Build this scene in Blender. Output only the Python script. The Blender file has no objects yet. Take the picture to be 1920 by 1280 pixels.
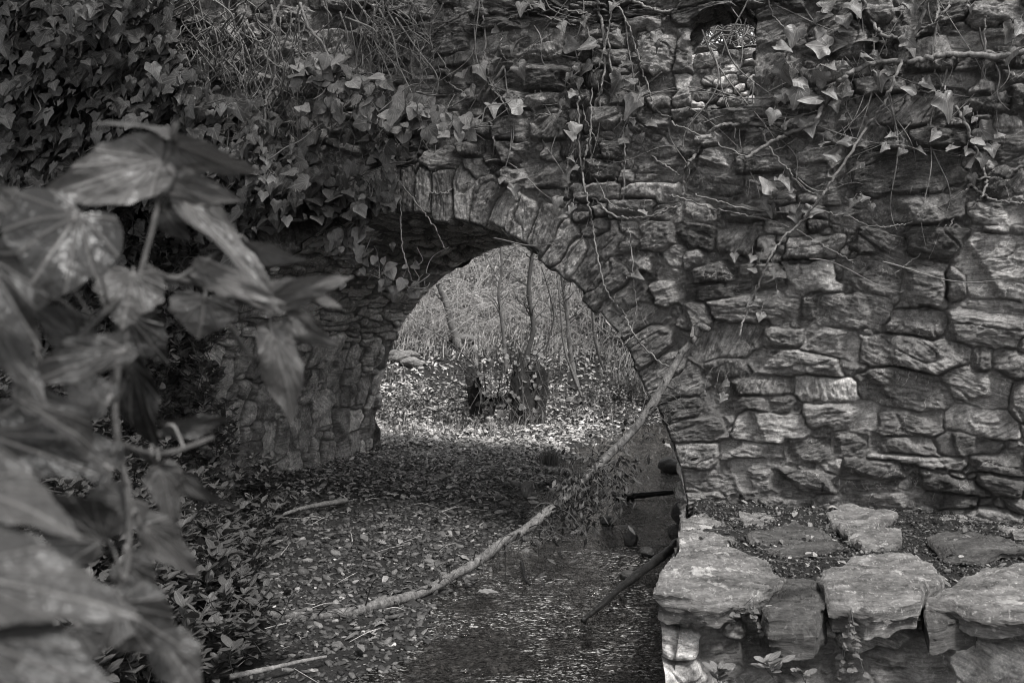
import bpy, math, random
import numpy as np
from mathutils import Vector
sc = bpy.context.scene
col = sc.collection

# ------------------------------------------------------------------ camera, world, sun, exposure
CAMZ, F = 1.6, 1866.7
cd = bpy.data.cameras.new("camera"); cam = bpy.data.objects.new("camera", cd); col.objects.link(cam)
cam.location = (0, 0, CAMZ); cam.rotation_euler = (math.radians(90), 0, 0)
cd.lens = 35; cd.sensor_width = 36; cd.shift_y = -80/1920; cd.clip_start = .05; cd.clip_end = 600
cd.dof.use_dof = True; cd.dof.focus_distance = 5.6; cd.dof.aperture_fstop = 5.4
sc.camera = cam
SUN_EL, SUN_AZ = math.radians(60), math.radians(145)      # azimuth from +Y towards +X
w = bpy.data.worlds.new("World"); sc.world = w; w.use_nodes = True
nt = w.node_tree; bg = nt.nodes["Background"]
sky = nt.nodes.new("ShaderNodeTexSky"); sky.sky_type = 'NISHITA'; sky.sun_disc = False
sky.sun_elevation = SUN_EL; sky.sun_rotation = SUN_AZ
hs = nt.nodes.new("ShaderNodeHueSaturation"); hs.inputs["Saturation"].default_value = 0.0
nt.links.new(sky.outputs[0], hs.inputs["Color"])
nt.links.new(hs.outputs[0], bg.inputs[0]); bg.inputs[1].default_value = 0.11
sl = bpy.data.lights.new("sun", 'SUN'); so = bpy.data.objects.new("sun", sl); col.objects.link(so)
sl.energy = 2.3; sl.angle = math.radians(14); sl.color = (1, .985, .965)
sd = Vector((math.sin(SUN_AZ)*math.cos(SUN_EL), math.cos(SUN_AZ)*math.cos(SUN_EL), math.sin(SUN_EL)))
so.rotation_euler = sd.to_track_quat('Z', 'Y').to_euler(); so.location = (5, -4, 12)
sc.view_settings.view_transform = 'Standard'; sc.view_settings.look = 'None'
sc.view_settings.exposure = 1.4; sc.view_settings.gamma = 1
sc.cycles.max_bounces = 6; sc.cycles.transparent_max_bounces = 8
sc.cycles.diffuse_bounces = 4; sc.cycles.caustics_reflective = False; sc.cycles.caustics_refractive = False
sc.cycles.use_denoising = True
sc.cycles.pixel_filter_type = 'BLACKMAN_HARRIS'; sc.cycles.filter_width = 1.0

# ------------------------------------------------------------------ helpers
rng = np.random.default_rng(11); random.seed(5)
R = math.radians
TB = [rng.uniform(-1, 1, (256, 256)) for _ in range(8)]
def vn(x, y, s=0):
    T = TB[s % 8]; x = np.asarray(x, float)+s*17.3; y = np.asarray(y, float)+s*9.1
    xi = np.floor(x).astype(np.int64); yi = np.floor(y).astype(np.int64); u = x-xi; v = y-yi
    u = u*u*(3-2*u); v = v*v*(3-2*v); a = xi & 255; b = yi & 255; a1 = (xi+1) & 255; b1 = (yi+1) & 255
    return (T[a, b]*(1-u)+T[a1, b]*u)*(1-v)+(T[a, b1]*(1-u)+T[a1, b1]*u)*v
def fbm(x, y, o=4, s=0, g=.5):
    r = 0; a = 1; t = 0
    for k in range(o):
        r = r+a*vn(x*2**k, y*2**k, s+k); t += a; a *= g
    return r/t
def n3(p, f, s=0, o=3):
    return (fbm(p[:, 0]*f, p[:, 1]*f+p[:, 2]*f*.7, o, s)+fbm(p[:, 1]*f, p[:, 2]*f-p[:, 0]*f*.6, o, s+3)+fbm(p[:, 2]*f, p[:, 0]*f+p[:, 1]*f*.5, o, s+5))/2
def ss(a, b, x):
    t = np.clip((x-a)/(b-a), 0, 1); return t*t*(3-2*t)
def mesh(name, V, faces, mat=None, parent=None, attrs=None, smooth=False):
    """faces: list of int arrays (n,3) / (n,4)"""
    V = np.asarray(V, float).reshape(-1, 3)
    me = bpy.data.meshes.new(name); me.vertices.add(len(V)); me.vertices.foreach_set("co", V.ravel())
    if not isinstance(faces, (list, tuple)): faces = [faces]
    faces = [np.asarray(f, np.int32) for f in faces if len(f)]
    loops = np.concatenate([f.ravel() for f in faces]); cnt = np.concatenate([np.full(len(f), f.shape[1]) for f in faces])
    st = np.concatenate([[0], np.cumsum(cnt)[:-1]])
    me.loops.add(len(loops)); me.loops.foreach_set("vertex_index", loops)
    me.polygons.add(len(cnt)); me.polygons.foreach_set("loop_start", st.astype(np.int32)); me.polygons.foreach_set("loop_total", cnt.astype(np.int32))
    me.update(calc_edges=True)
    if smooth: me.polygons.foreach_set("use_smooth", np.ones(len(cnt), bool))
    for k, a in (attrs or {}).items():
        at = me.attributes.new(k, 'FLOAT_VECTOR', 'POINT'); at.data.foreach_set("vector", np.asarray(a, np.float32).ravel())
    if mat: me.materials.append(mat)
    ob = bpy.data.objects.new(name, me); col.objects.link(ob)
    if parent: ob.parent = parent
    return ob
def child(ob, parent):
    ob.parent = parent; ob.matrix_parent_inverse = parent.matrix_world.inverted(); return ob
def tag(o, label=None, cat=None, group=None, kind=None):
    if label: o["label"] = label
    if cat: o["category"] = cat
    if group: o["group"] = group
    if kind: o["kind"] = kind
    return o
def empty(name, loc=(0, 0, 0)):
    o = bpy.data.objects.new(name, None); o.empty_display_size = .1; o.location = loc; col.objects.link(o)
    bpy.context.view_layer.update() if False else None
    return o
class Acc:
    """collects pieces into one mesh"""
    def __init__(s): s.V = []; s.T = []; s.Q = []; s.A = {}; s.n = 0
    def add(s, V, T=None, Q=None, **A):
        V = np.asarray(V, float); s.V.append(V)
        if T is not None and len(T): s.T.append(np.asarray(T)+s.n)
        if Q is not None and len(Q): s.Q.append(np.asarray(Q)+s.n)
        for k, a in A.items():
            a = np.asarray(a, float); a = np.broadcast_to(a, (len(V), 3)); s.A.setdefault(k, []).append(a)
        s.n += len(V)
    def merge(s, o, tone):
        V = np.concatenate(o.V); s.add(V, np.concatenate(o.T) if o.T else None, np.concatenate(o.Q) if o.Q else None, luv=(.3, .2, 0), tone=(tone,)*3)
    def build(s, name, mat, parent=None, smooth=True, loc=None):
        V = np.concatenate(s.V)
        if loc is not None: V = V-np.asarray(loc)
        fs = []
        if s.T: fs.append(np.concatenate(s.T))
        if s.Q: fs.append(np.concatenate(s.Q))
        return mesh(name, V, fs, mat, parent, {k: np.concatenate(a) for k, a in s.A.items()}, smooth)
def spline(P, n):
    P = np.asarray(P, float); k = len(P)
    if k < 3: 
        t = np.linspace(0, 1, n)[:, None]; return P[0]*(1-t)+P[-1]*t
    Q = np.vstack([2*P[0]-P[1], P, 2*P[-1]-P[-2]]); out = []
    u = np.linspace(0, k-1, n); i = np.minimum(u.astype(int), k-2); t = (u-i)[:, None]
    a, b, c, d = Q[i], Q[i+1], Q[i+2], Q[i+3]
    return .5*((2*b)+(-a+c)*t+(2*a-5*b+4*c-d)*t**2+(-a+3*b-3*c+d)*t**3)
def tube(acc, P, r0, r1=None, sides=6, cap=True, lump=0, **A):
    P = np.asarray(P, float); n = len(P); r1 = r0 if r1 is None else r1
    T = np.gradient(P, axis=0); T /= np.linalg.norm(T, axis=1)[:, None]+1e-9
    up = np.array([.13, .21, .97]) if abs(T[0][2]) < .9 else np.array([.97, .2, .1])
    A1 = np.cross(T, up); A1 /= np.linalg.norm(A1, axis=1)[:, None]+1e-9; B1 = np.cross(T, A1)
    r = np.linspace(r0, r1, n) if np.isscalar(r0) else np.asarray(r0)
    if lump: r = r*(1+lump*rng.normal(0, 1, n))
    th = np.arange(sides)*2*math.pi/sides
    rr = r[:, None]*(np.ones(sides) if not lump else 1+lump*.8*rng.normal(0, 1, (n, sides)))
    V = P[:, None, :]+rr[:, :, None]*(np.cos(th)[None, :, None]*A1[:, None, :]+np.sin(th)[None, :, None]*B1[:, None, :])
    V = V.reshape(-1, 3); i = np.arange(n-1)[:, None]*sides; j = np.arange(sides)[None]; k = (j+1) % sides
    Qd = np.stack([i+j, i+k, i+sides+k, i+sides+j], -1).reshape(-1, 4)
    V = np.vstack([V, P[0], P[-1]]); m = n*sides
    T_ = [[k_, j_, m] for j_, k_ in zip(range(sides), [(q+1) % sides for q in range(sides)])]+[[(n-1)*sides+j_, (n-1)*sides+(j_+1) % sides, m+1] for j_ in range(sides)]
    acc.add(V, T_, Qd, **A)
# projection of the photograph's pixels (1920 px wide) onto real surfaces
def up(px, py, y): return np.array([(px-960)/F*y, y, CAMZ-(py-560)/F*y])
def gp(px, py, z=0.): return up(px, py, F*(CAMZ-z)/(py-560))
UX, UY, VX, VY = .9205, -.3907, .3907, .9205
P0 = np.array([-2.0, 7.3])
def W(t, d, z):
    t, d, z = np.broadcast_arrays(t, d, z)
    return np.stack([P0[0]+UX*t+VX*d, P0[1]+UY*t+VY*d, z], -1)
def toW(x, y): return (x-P0[0])*UX+(y-P0[1])*UY, (x-P0[0])*VX+(y-P0[1])*VY
def wp(px, py, off=0.):                          # point on the bridge face
    rx = (px-960)/F; s = (P0[0]*VX+P0[1]*VY-off)/(rx*VX+VY); return up(px, py, s)
def wtz(px, py):
    p = wp(px, py); return toW(p[0], p[1])[0], p[2]

# ------------------------------------------------------------------ materials
TINT = (1.0, .972, .952)
class NB:
    def __init__(s, name):
        s.m = bpy.data.materials.new(name); s.m.use_nodes = True; s.t = s.m.node_tree; s.b = s.t.nodes["Principled BSDF"]
        s.b.inputs["Specular IOR Level"].default_value = .25
    def n(s, typ, ins=None, **kw):
        nd = s.t.nodes.new("ShaderNode"+typ)
        for k, v in kw.items(): setattr(nd, k, v)
        for k, v in (ins or {}).items():
            if isinstance(v, bpy.types.NodeSocket): s.t.links.new(v, nd.inputs[k])
            else: nd.inputs[k].default_value = v
        return nd
    def math(s, op, a, b=0., c=0., clamp=False):
        return s.n("Math", {0: a, 1: b, 2: c}, operation=op, use_clamp=clamp).outputs[0]
    def noise(s, vec, scale, det=4, rough=.6, dist=0):
        return s.n("TexNoise", {"Vector": vec, "Scale": scale, "Detail": det, "Roughness": rough, "Distortion": dist}).outputs[0]
    def mapr(s, v, a, b, c, d): 
        return s.n("MapRange", {0: v, 1: a, 2: b, 3: c, 4: d}).outputs[0]
    def grey(s, v):                              # value -> warm grey colour
        return s.n("VectorMath", {0: s.n("CombineXYZ", {0: v, 1: v, 2: v}).outputs[0], 1: TINT}, operation='MULTIPLY').outputs[0]
    def attr(s, name):
        a = s.n("Attribute"); a.attribute_name = name; return a.outputs["Vector"]
    def sep(s, v): return s.n("SeparateXYZ", {0: v}).outputs
    def scale(s, v, k): return s.n("VectorMath", {0: v, 1: k}, operation='MULTIPLY').outputs[0]
    def bump(s, h, dist, strength=1., normal=None):
        ins = {"Height": h, "Distance": dist, "Strength": strength}
        if normal is not None: ins["Normal"] = normal
        return s.n("Bump", ins).outputs[0]
    def done(s, colour, rough=.85, normal=None):
        s.t.links.new(colour, s.b.inputs["Base Color"])
        if isinstance(rough, bpy.types.NodeSocket): s.t.links.new(rough, s.b.inputs["Roughness"])
        else: s.b.inputs["Roughness"].default_value = rough
        if normal is not None: s.t.links.new(normal, s.b.inputs["Normal"])
        return s.m

def rock_masonry(name="rubble_stone", gain=1.0):
    b = NB(name); st = b.sep(b.attr("stone")); suv = b.attr("suv")
    pos = b.n("NewGeometry").outputs["Position"]
    tone, mort, rnd = st[0], st[1], st[2]
    iso = b.noise(suv, 16, 7, .72, .4)
    wn = b.n("TexWhiteNoise", {"W": b.sep(suv)[2]}, noise_dimensions='1D').outputs[0]
    strata = b.n("Mix", {0: b.mapr(wn, 0, 1, .15, 1), 2: iso, 3: b.noise(b.scale(suv, (3, 32, 1)), 2.6, 7, .7, .2)}, data_type='FLOAT').outputs[0]
    blot = b.noise(suv, 7, 4, .65)
    fine = b.noise(pos, 60, 4, .75)
    v = b.math('MULTIPLY', b.mapr(strata, .3, .7, .3, 1.75), b.mapr(blot, .3, .7, .5, 1.5))
    v = b.math('MULTIPLY', v, b.mapr(fine, .25, .75, .5, 1.55))
    v = b.math('MULTIPLY', v, tone)
    # quartz veins: thin pale lines on some stones
    warp = b.noise(suv, 9, 3, .6)
    vv = b.n("TexVoronoi", {"Vector": b.n("VectorMath", {0: b.scale(suv, (1.9, .8, 1)), 1: b.scale(b.n("CombineXYZ", {0: warp, 1: warp, 2: 0.}).outputs[0], (.5, .5, 0))}, operation='ADD').outputs[0], "Scale": 4.2}, feature='DISTANCE_TO_EDGE').outputs[0]
    vein = b.math('MULTIPLY', b.mapr(vv, .004, .018, 1, 0), b.mapr(b.noise(suv, 5, 2), .5, .62, 0, 1))
    v = b.math('ADD', v, b.math('MULTIPLY', vein, .22))
    # lichen: pale speckles in patches
    li = b.math('MULTIPLY', b.mapr(b.noise(pos, 38, 5, .75), .56, .66, 0, 1), b.mapr(b.noise(pos, 3.1, 3, .6), .44, .58, 0, 1))
    v = b.math('ADD', v, b.math('MULTIPLY', li, .22))
    dk = b.mapr(b.noise(pos, 5.5, 5, .7), .38, .48, .55, 1)
    v = b.math('MULTIPLY', v, dk)
    mo = b.math('MULTIPLY', b.mapr(b.noise(pos, 26, 6, .8), .3, .7, .11, .30), gain)
    v = b.math('MULTIPLY', v, gain*1.3)
    c = b.n("Mix", {0: mort, 2: v, 3: mo}, data_type='FLOAT').outputs[0]
    cr = b.noise(b.scale(suv, (3.5, 17, 1)), 3.6, 8, .78, .35)
    nrm = b.bump(b.n("Mix", {0: wn, 2: iso, 3: cr}, data_type='FLOAT').outputs[0], .075, 1.)
    nrm = b.bump(b.noise(pos, 90, 5, .8), .008, .8, nrm)
    return b.done(b.grey(c), .82, nrm)
M_rock = rock_masonry()

def rock_plain(name, lo, hi, sc_=6, lichen=.15, aniso=(1, 1, 3), bumpd=.02, use_tone=False, rough=.85, spec=.25):
    b = NB(name); b.b.inputs["Specular IOR Level"].default_value = spec
    pos = b.n("NewGeometry").outputs["Position"]; q = b.scale(pos, aniso)
    a1 = b.noise(q, sc_, 6, .7, .5); a2 = b.noise(pos, sc_*8, 4, .75)
    v = b.math('MULTIPLY', b.mapr(a1, .3, .7, lo, hi), b.mapr(a2, .25, .75, .6, 1.4))
    if use_tone: v = b.math('MULTIPLY', v, b.sep(b.attr("tone"))[0])
    if lichen:
        li = b.math('MULTIPLY', b.mapr(b.noise(pos, 9, 4, .6, .4), .6, .64, 0, 1), b.mapr(b.noise(pos, 2, 2), .45, .55, 0, 1))
        sp = b.mapr(b.noise(pos, 45, 4, .7), .58, .66, 0, .8)
        v = b.math('ADD', v, b.math('MULTIPLY', b.math('MAXIMUM', li, sp), lichen))
        v = b.math('MULTIPLY', v, b.mapr(b.noise(pos, 4.3, 5, .7), .35, .5, .5, 1))
    nrm = b.bump(b.noise(q, sc_*2.4, 8, .72, .8), bumpd, 1.)
    nrm = b.bump(b.noise(pos, 120, 4, .8), .004, .8, nrm)
    return b.done(b.grey(v), rough, nrm)
M_slab = rock_plain("weathered_slab", .07, .32, 4.2, .30, (1, 3.2, 7), .035)
M_slabdark = rock_plain("damp_slab", .03, .13, 3.6, .10, (1, 3, 7), .03)
M_pebble = rock_plain("river_pebble", .7, 1.25, 14, 0, (1, 1, 2), .006, True, .6, .4)
M_wetrock = rock_plain("wet_stone", .025, .06, 8, 0, (1, 1, 2), .02, False, .3, .5)
M_soil = rock_plain("dark_soil", .012, .045, 16, 0, (1, 1, 1), .05)
M_whitestone = rock_plain("pale_quartz", .4, .6, 8, 0, (1, 1, 1), .01)
M_round = rock_plain("round_stone", .10, .17, 10, .05, (1, 1, 1), .006)

def leaf_mat(name, base, var=.35, vein=.5, gloss=.45, transl=.12, bumpd=.004):
    b = NB(name); l = b.sep(b.attr("luv")); tn = b.sep(b.attr("tone"))
    x, y = l[0], l[1]; ax = b.math('ABSOLUTE', x)
    m = b.mapr(ax, .008, .03, 1, 0)                    # midrib
    for ang, ln in ((22, 1), (42, 1), (68, 1), (100, .8)):
        s_, c_ = math.sin(R(ang)), math.cos(R(ang))
        dist = b.math('ABSOLUTE', b.math('SUBTRACT', b.math('MULTIPLY', ax, c_), b.math('MULTIPLY', y, s_)))
        along = b.math('ADD', b.math('MULTIPLY', ax, s_), b.math('MULTIPLY', y, c_))
        mm = b.math('MULTIPLY', b.mapr(dist, .005, .020, 1, 0), b.math('GREATER_THAN', along, 0.))
        m = b.math('MAXIMUM', m, b.math('MULTIPLY', mm, .8))
    pos = b.n("NewGeometry").outputs["Position"]
    nz = b.noise(b.attr("luv"), 5, 4, .6)
    v = b.math('MULTIPLY', b.mapr(nz, .3, .7, base*(1-var), base*(1+var)), tn[0])
    if vein > 1:
        net = b.n("TexVoronoi", {"Vector": b.attr("luv"), "Scale": 11.}, feature='DISTANCE_TO_EDGE').outputs[0]
        m = b.math('MAXIMUM', m, b.mapr(net, .005, .03, .16, 0)); spot = b.mapr(b.noise(b.attr("luv"), 24, 3, .6), .70, .76, 1, .5); v = b.math('MULTIPLY', v, spot)
    v = b.math('ADD', v, b.math('MULTIPLY', m, vein*base))
    nrm = b.bump(b.math('ADD', b.math('MULTIPLY', m, .5), b.math('MULTIPLY', b.noise(b.attr("luv"), 9, 3), .8)), bumpd, .7)
    b.b.inputs["Specular IOR Level"].default_value = .4
    mt = b.done(b.grey(v), gloss, nrm)
    if transl:
        tr = b.n("BsdfTranslucent"); b.t.links.new(b.grey(v), tr.inputs[0])
        mx = b.n("MixShader"); mx.inputs[0].default_value = transl
        b.t.links.new(b.b.outputs[0], mx.inputs[1]); b.t.links.new(tr.outputs[0], mx.inputs[2])
        b.t.links.new(mx.outputs[0], b.t.nodes["Material Output"].inputs[0])
    return mt
M_ivy = leaf_mat("ivy_leaf", .095, .3, .55)
M_ivyfg = leaf_mat("near_ivy_leaf", .060, .18, 1.2, .30, .2, .006)
M_small = leaf_mat("shrub_leaf", .055, .3, .3, .5)
M_dead = leaf_mat("fallen_leaf", .28, .4, .1, .8, .1)
M_grass = leaf_mat("dry_grass", .30, .3, .0, .8, .15)
def bark_mat(name, lo, hi, s=22, rough=.85):
    b = NB(name); pos = b.n("NewGeometry").outputs["Position"]
    v = b.math('MULTIPLY', b.mapr(b.noise(b.scale(pos, (1, 1, .5)), s, 6, .7, .5), .3, .7, lo, hi), b.mapr(b.noise(pos, s*3, 5, .8), .35, .65, .55, 1.3))
    return b.done(b.grey(v), rough, b.bump(b.noise(pos, s*2, 6, .75), .008, .9))
M_vine = bark_mat("vine_bark", .09, .23)
M_vinedark = bark_mat("dark_vine_bark", .035, .09)
M_branch = bark_mat("bleached_branch_bark", .035, .22, 38)
M_twig = bark_mat("dry_bramble", .22, .46)
M_trunk = bark_mat("grey_trunk_bark", .07, .17, 14)
M_wetwood = bark_mat("wet_wood", .008, .022, 18, .3)
M_stump = bark_mat("rotten_stump_wood", .004, .05, 13)
def water_mat():
    b = NB("stream_water"); pos = b.n("NewGeometry").outputs["Position"]
    n1 = b.noise(b.scale(pos, (1, .55, 1)), 11, 4, .65, .6); n2 = b.noise(b.scale(pos, (1.3, .7, 1)), 42, 3, .6, .3)
    nrm = b.bump(n1, .05, 1.); nrm = b.bump(n2, .016, 1., nrm)
    gl = b.n("BsdfGlossy", {"Roughness": .05, "Normal": nrm}); gl.inputs[0].default_value = (1, .98, .96, 1)
    tr = b.n("BsdfTransparent"); tr.inputs[0].default_value = (.55, .54, .53, 1)
    fr = b.n("Fresnel", {"IOR": 1.33, "Normal": nrm})
    mx = b.n("MixShader", {0: fr.outputs[0], 1: tr.outputs[0], 2: gl.outputs[0]})
    # riffle: sky glints on broken water, painted as pale diffuse flecks
    xyz = b.sep(pos); zone = b.math('MULTIPLY', b.mapr(xyz[1], 4.0, 5.0, .75, 1), b.mapr(xyz[1], 8.2, 9.5, 1, .25))
    zone = b.math('MULTIPLY', zone, b.mapr(b.noise(pos, 1.9, 4, .65), .43, .56, .1, 1))
    fl = b.noise(b.scale(pos, (20, 46, 1)), 1.3, 4, .72, 1.4)
    fm = b.math('MULTIPLY', b.mapr(fl, .57, .62, 0, 1), zone)
    df = b.n("BsdfDiffuse"); df.inputs[0].default_value = (.5, .49, .48, 1)
    m2 = b.n("MixShader", {0: b.math('MULTIPLY', fm, .85), 1: mx.outputs[0], 2: df.outputs[0]})
    b.t.links.new(m2.outputs[0], b.t.nodes["Material Output"].inputs[0]); return b.m
M_water = water_mat()

# ------------------------------------------------------------------ terrain
def xw(y): return np.where(y < 8.1, -.71+.2245*(y-4.15), .17+.25*(y-8.1))
def ground_z(x, y):
    x = np.asarray(x, float); y = np.asarray(y, float)
    e = xw(y)-x+.25*vn(x*1.1, y*1.1, 2)
    z = np.where(e > 0, .085*(1-np.exp(-e*1.6)), -.10*(1-np.exp(e*1.4)))
    xb = np.interp(y, [0, 4.2, 5.2, 7, 7.6, 40], [-1.25, -1.25, -1.3, -1.9, -2.3, -2.3])
    bl = np.clip(xb-x, 0, 6)*(y < 9.5)
    z = z+np.where(bl > 0, .75*bl/(1+.25*bl), 0)
    # rising ground beyond the bridge, then a steep overgrown hillside
    far = np.clip(y-12.2-.35*np.clip(x-.6, 0, 1.2), 0, 3.0)
    z = z+.33*far*ss(9.5, 12.5, y)
    z = z+ss(2.7, 3.3, x-.06*(y-12))*ss(9.6, 10.6, y)*.55*np.clip(x-2.4, 0, 1.3)
    hill = np.clip(y-15.2+.35*np.clip(x-1, -3, 3), 0, 9)
    z = z+.62*hill
    z = z+.45*np.clip(np.abs(x)-9, 0, 30)*.3
    z = z+.03*fbm(x*2.2, y*2.2, 3, 1)+.012*fbm(x*9, y*9, 3, 4)
    return z
gx = np.concatenate([np.linspace(-160, -12, 22)[:-1], np.linspace(-12, -3.4, 50)[:-1], np.linspace(-3.4, 4, 270)[:-1], np.linspace(4, 12, 40)[:-1], np.linspace(12, 160, 22)])
gy = np.concatenate([np.linspace(-140, 1, 30)[:-1], np.linspace(1, 17, 520)[:-1], np.linspace(17, 26, 60)[:-1], np.linspace(26, 300, 25)])
GX, GY = np.meshgrid(gx, gy, indexing='ij'); GZ = ground_z(GX, GY)
def grid_faces(nx, ny):
    i = np.arange(nx-1)[:, None]*ny+np.arange(ny-1)[None]; i = i.ravel()
    return np.stack([i, i+ny, i+ny+1, i+1], -1)
g = mesh("ground", np.stack([GX, GY, GZ], -1), grid_faces(len(gx), len(gy)), M_soil, None, None, True)
tag(g, kind="structure")
wx = np.linspace(-1.8, 3.3, 60); wy = np.linspace(.5, 15.4, 150); A_, B_ = np.meshgrid(wx, wy, indexing='ij')
g = mesh("stream_water", np.stack([A_, B_, A_*0+.004*vn(A_*2, B_*2)], -1), grid_faces(60, 150), M_water, None, None, True); tag(g, kind="structure")

# ------------------------------------------------------------------ masonry as relief
class Stones:
    def __init__(s): s.L = []
    def add(s, cx, cy, w_, h_, ang=0., tone=None, H=None):
        if tone is None: tone = float(np.clip(rng.normal(.155, .055), .07, .32))
        if H is None: H = rng.uniform(.03, .10)
        k = rng.integers(2, 5); dirs = [0, 90, 180, 270]
        th = [R(a+rng.uniform(-17, 17)*(1 if a % 180 == 0 else .5)) for a in dirs]; sup = [w_/2, h_/2, w_/2, h_/2]
        for q in range(4):
            if rng.random() < .7:
                a = math.atan2((1 if q < 2 else -1)*w_*rng.uniform(.5, 1.6), (1 if q in (0, 3) else -1)*h_)
                th.append(math.pi/2-a if False else a)
                cx_, sx_ = math.cos(a), math.sin(a)
                sup.append((abs(cx_)*w_/2+abs(sx_)*h_/2)*rng.uniform(.72, .93))
        s.L.append((cx, cy, w_, h_, ang, tone, H, th, sup, rng.uniform(-.22, .22, 2), rng.uniform(-50, 50, 2), rng.uniform(0, 1, 9)))
    def fill(s, u0, u1, v0, v1, wr, hr, ang=lambda u, v: 0., reach=1.0, tries=4000, inside=None, angj=8, **kw):
        cell = .5; H_ = {}
        for it in s.L: H_.setdefault((int(it[0]//cell), int(it[1]//cell)), []).append(it)
        for _ in range(tries):
            u, v = rng.uniform(u0, u1), rng.uniform(v0, v1)
            if inside is not None and not inside(u, v): continue
            w_, h_ = rng.uniform(*wr), rng.uniform(*hr); ok = True
            for a in (-1, 0, 1):
                for b in (-1, 0, 1):
                    for it in H_.get((int(u//cell)+a, int(v//cell)+b), ()):
                        dx, dy = u-it[0], v-it[1]; ca, sa = math.cos(it[4]), math.sin(it[4])
                        x, y = abs(ca*dx+sa*dy), abs(-sa*dx+ca*dy)
                        if x < (it[2]+w_)*.5*reach*.92 and y < (it[3]+h_)*.5*reach*.92: ok = False; break
                    if not ok: break
                if not ok: break
            if ok:
                s.add(u, v, w_, h_, ang(u, v)+R(rng.uniform(-angj, angj)), **kw)
                it = s.L[-1]; H_.setdefault((int(u//cell), int(v//cell)), []).append(it)
    def field(s, us, vs, warp=.022, gap=.0025, reach=.032, rough=1., round_=.0045):
        U, V = np.meshgrid(us, vs, indexing='ij'); Uw = U+warp*fbm(U*6, V*6, 3, 1); Vw = V+warp*.8*fbm(U*7, V*7, 3, 4)
        m1 = np.full(U.shape, 9.); m2 = m1.copy(); sid = np.zeros(U.shape, int)
        for k, (cx, cy, w_, h_, an, tone, H, th, sup, *_) in enumerate(s.L):
            r = max(w_, h_)*.5+.09
            a0, a1 = np.searchsorted(us, [cx-r*1.2, cx+r*1.2]); b0, b1 = np.searchsorted(vs, [cy-r*1.2, cy+r*1.2])
            if a1 <= a0 or b1 <= b0: continue
            S = (slice(a0, a1), slice(b0, b1)); dx = Uw[S]-cx; dy = Vw[S]-cy; ca, sa = math.cos(an), math.sin(an)
            x = ca*dx+sa*dy; y = -sa*dx+ca*dy; m = np.full(x.shape, -9.)
            for t_, h0 in zip(th, sup): m = np.maximum(m, x*math.cos(t_)+y*math.sin(t_)-h0)
            c = m < m1[S]; m2[S] = np.where(c, m1[S], np.minimum(m2[S], m)); m1[S] = np.where(c, m, m1[S]); q = sid[S]; q[c] = k; sid[S] = q
        e = np.minimum((m2-m1)/2-gap, reach-m1)
        L = s.L; g = lambda i: np.array([it[i] for it in L])[sid]
        an = g(4); dx = Uw-g(0); dy = Vw-g(1); x = np.cos(an)*dx+np.sin(an)*dy; y = -np.sin(an)*dx+np.cos(an)*dy
        tl = np.array([it[9] for it in L])[sid]; of = np.array([it[10] for it in L])[sid]
        prof = np.where(e > 0, 1-np.exp(-np.maximum(e, 0)/round_), 0)
        ga = np.array([(rng.normal(0, .2)+(rng.uniform(.6, 1.6) if rng.random() < .2 else 0))*(q_[11][6] >= 0) for q_ in L])[sid]
        X, Y = np.cos(ga)*x+np.sin(ga)*y+of[..., 0], -np.sin(ga)*x+np.cos(ga)*y+of[..., 1]
        n1 = fbm(X*3, Y*16, 4, 2); n2 = fbm(X*9, Y*11, 4, 5)
        step = np.floor(n1*5)/5
        crack = np.exp(-(np.abs(vn(X*4, Y*9, 6))/.05)**2)
        cp = np.array([it[11] for it in L])[sid]; hw, hh = g(2)/2, g(3)/2; chip = 0
        for q in range(3):                        # broken planar facets
            t_ = cp[..., q]*2*math.pi; sp = np.abs(np.cos(t_))*hw+np.abs(np.sin(t_))*hh
            chip = np.maximum(chip, (x*np.cos(t_)+y*np.sin(t_)-sp*(.1+.6*cp[..., q+3]))*(.35+1.3*cp[..., q+6]))
        h = g(6)+tl[..., 0]*x+tl[..., 1]*y-np.minimum(chip, .055)+rough*(.013*step+.013*n2+.009*fbm(X*16, Y*45, 3, 1)+.008*fbm(X*40, Y*85, 2, 3)-.016*crack)
        h = prof*np.maximum(h, .012)
        mo = .014+.040*fbm(U*2.3, V*2.3, 2, 6)+.020*fbm(U*9, V*9, 4, 3)+.014*fbm(U*45, V*45, 3, 5)
        h = np.where(e > 0, np.maximum(h, mo*prof*.2)+mo*(1-prof), mo)
        mort = np.clip(1-np.maximum(e, 0)/.004, 0, 1)
        deep = ss(-.03, .0, e) if False else None
        stone = np.stack([g(5), mort, g(6)*10], -1); suv = np.stack([X, Y, sid*.37], -1)
        return U, V, h, stone, suv

# arch geometry in the face plane
AC, AZ, AR, DEPTH = 1.36, .30, 1.87, 2.74
jit = rng.normal(0, .022, 200)
def edge_r(th):                                   # th from +t axis counter-clockwise
    k = np.asarray(th)*AR/.135+50; i = np.floor(k).astype(int); f = k-i
    a = jit[i % 200]; b = jit[(i+1) % 200]; f2 = ss(.82, 1., f)
    return AR+a*(1-f2)+b*f2+.008*vn(np.asarray(th)*30, np.asarray(th)*3, 2)+.08*ss(.5, .0, np.asarray(th, float))
def hole_dist(t, z):                              # >0 outside the opening, metres
    x = t-AC; y = z-AZ; r = np.hypot(x, np.maximum(y, 0)); th = np.arctan2(np.maximum(y, 0), x)
    kz = np.where(y < 0, 1.6*jit[(np.floor(-y/.14).astype(int)+np.where(x > 0, 20, 60)) % 200]+.08*(x > 0), 0)
    return np.where(y > 0, r-edge_r(th), np.abs(x)-AR-kz)

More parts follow.
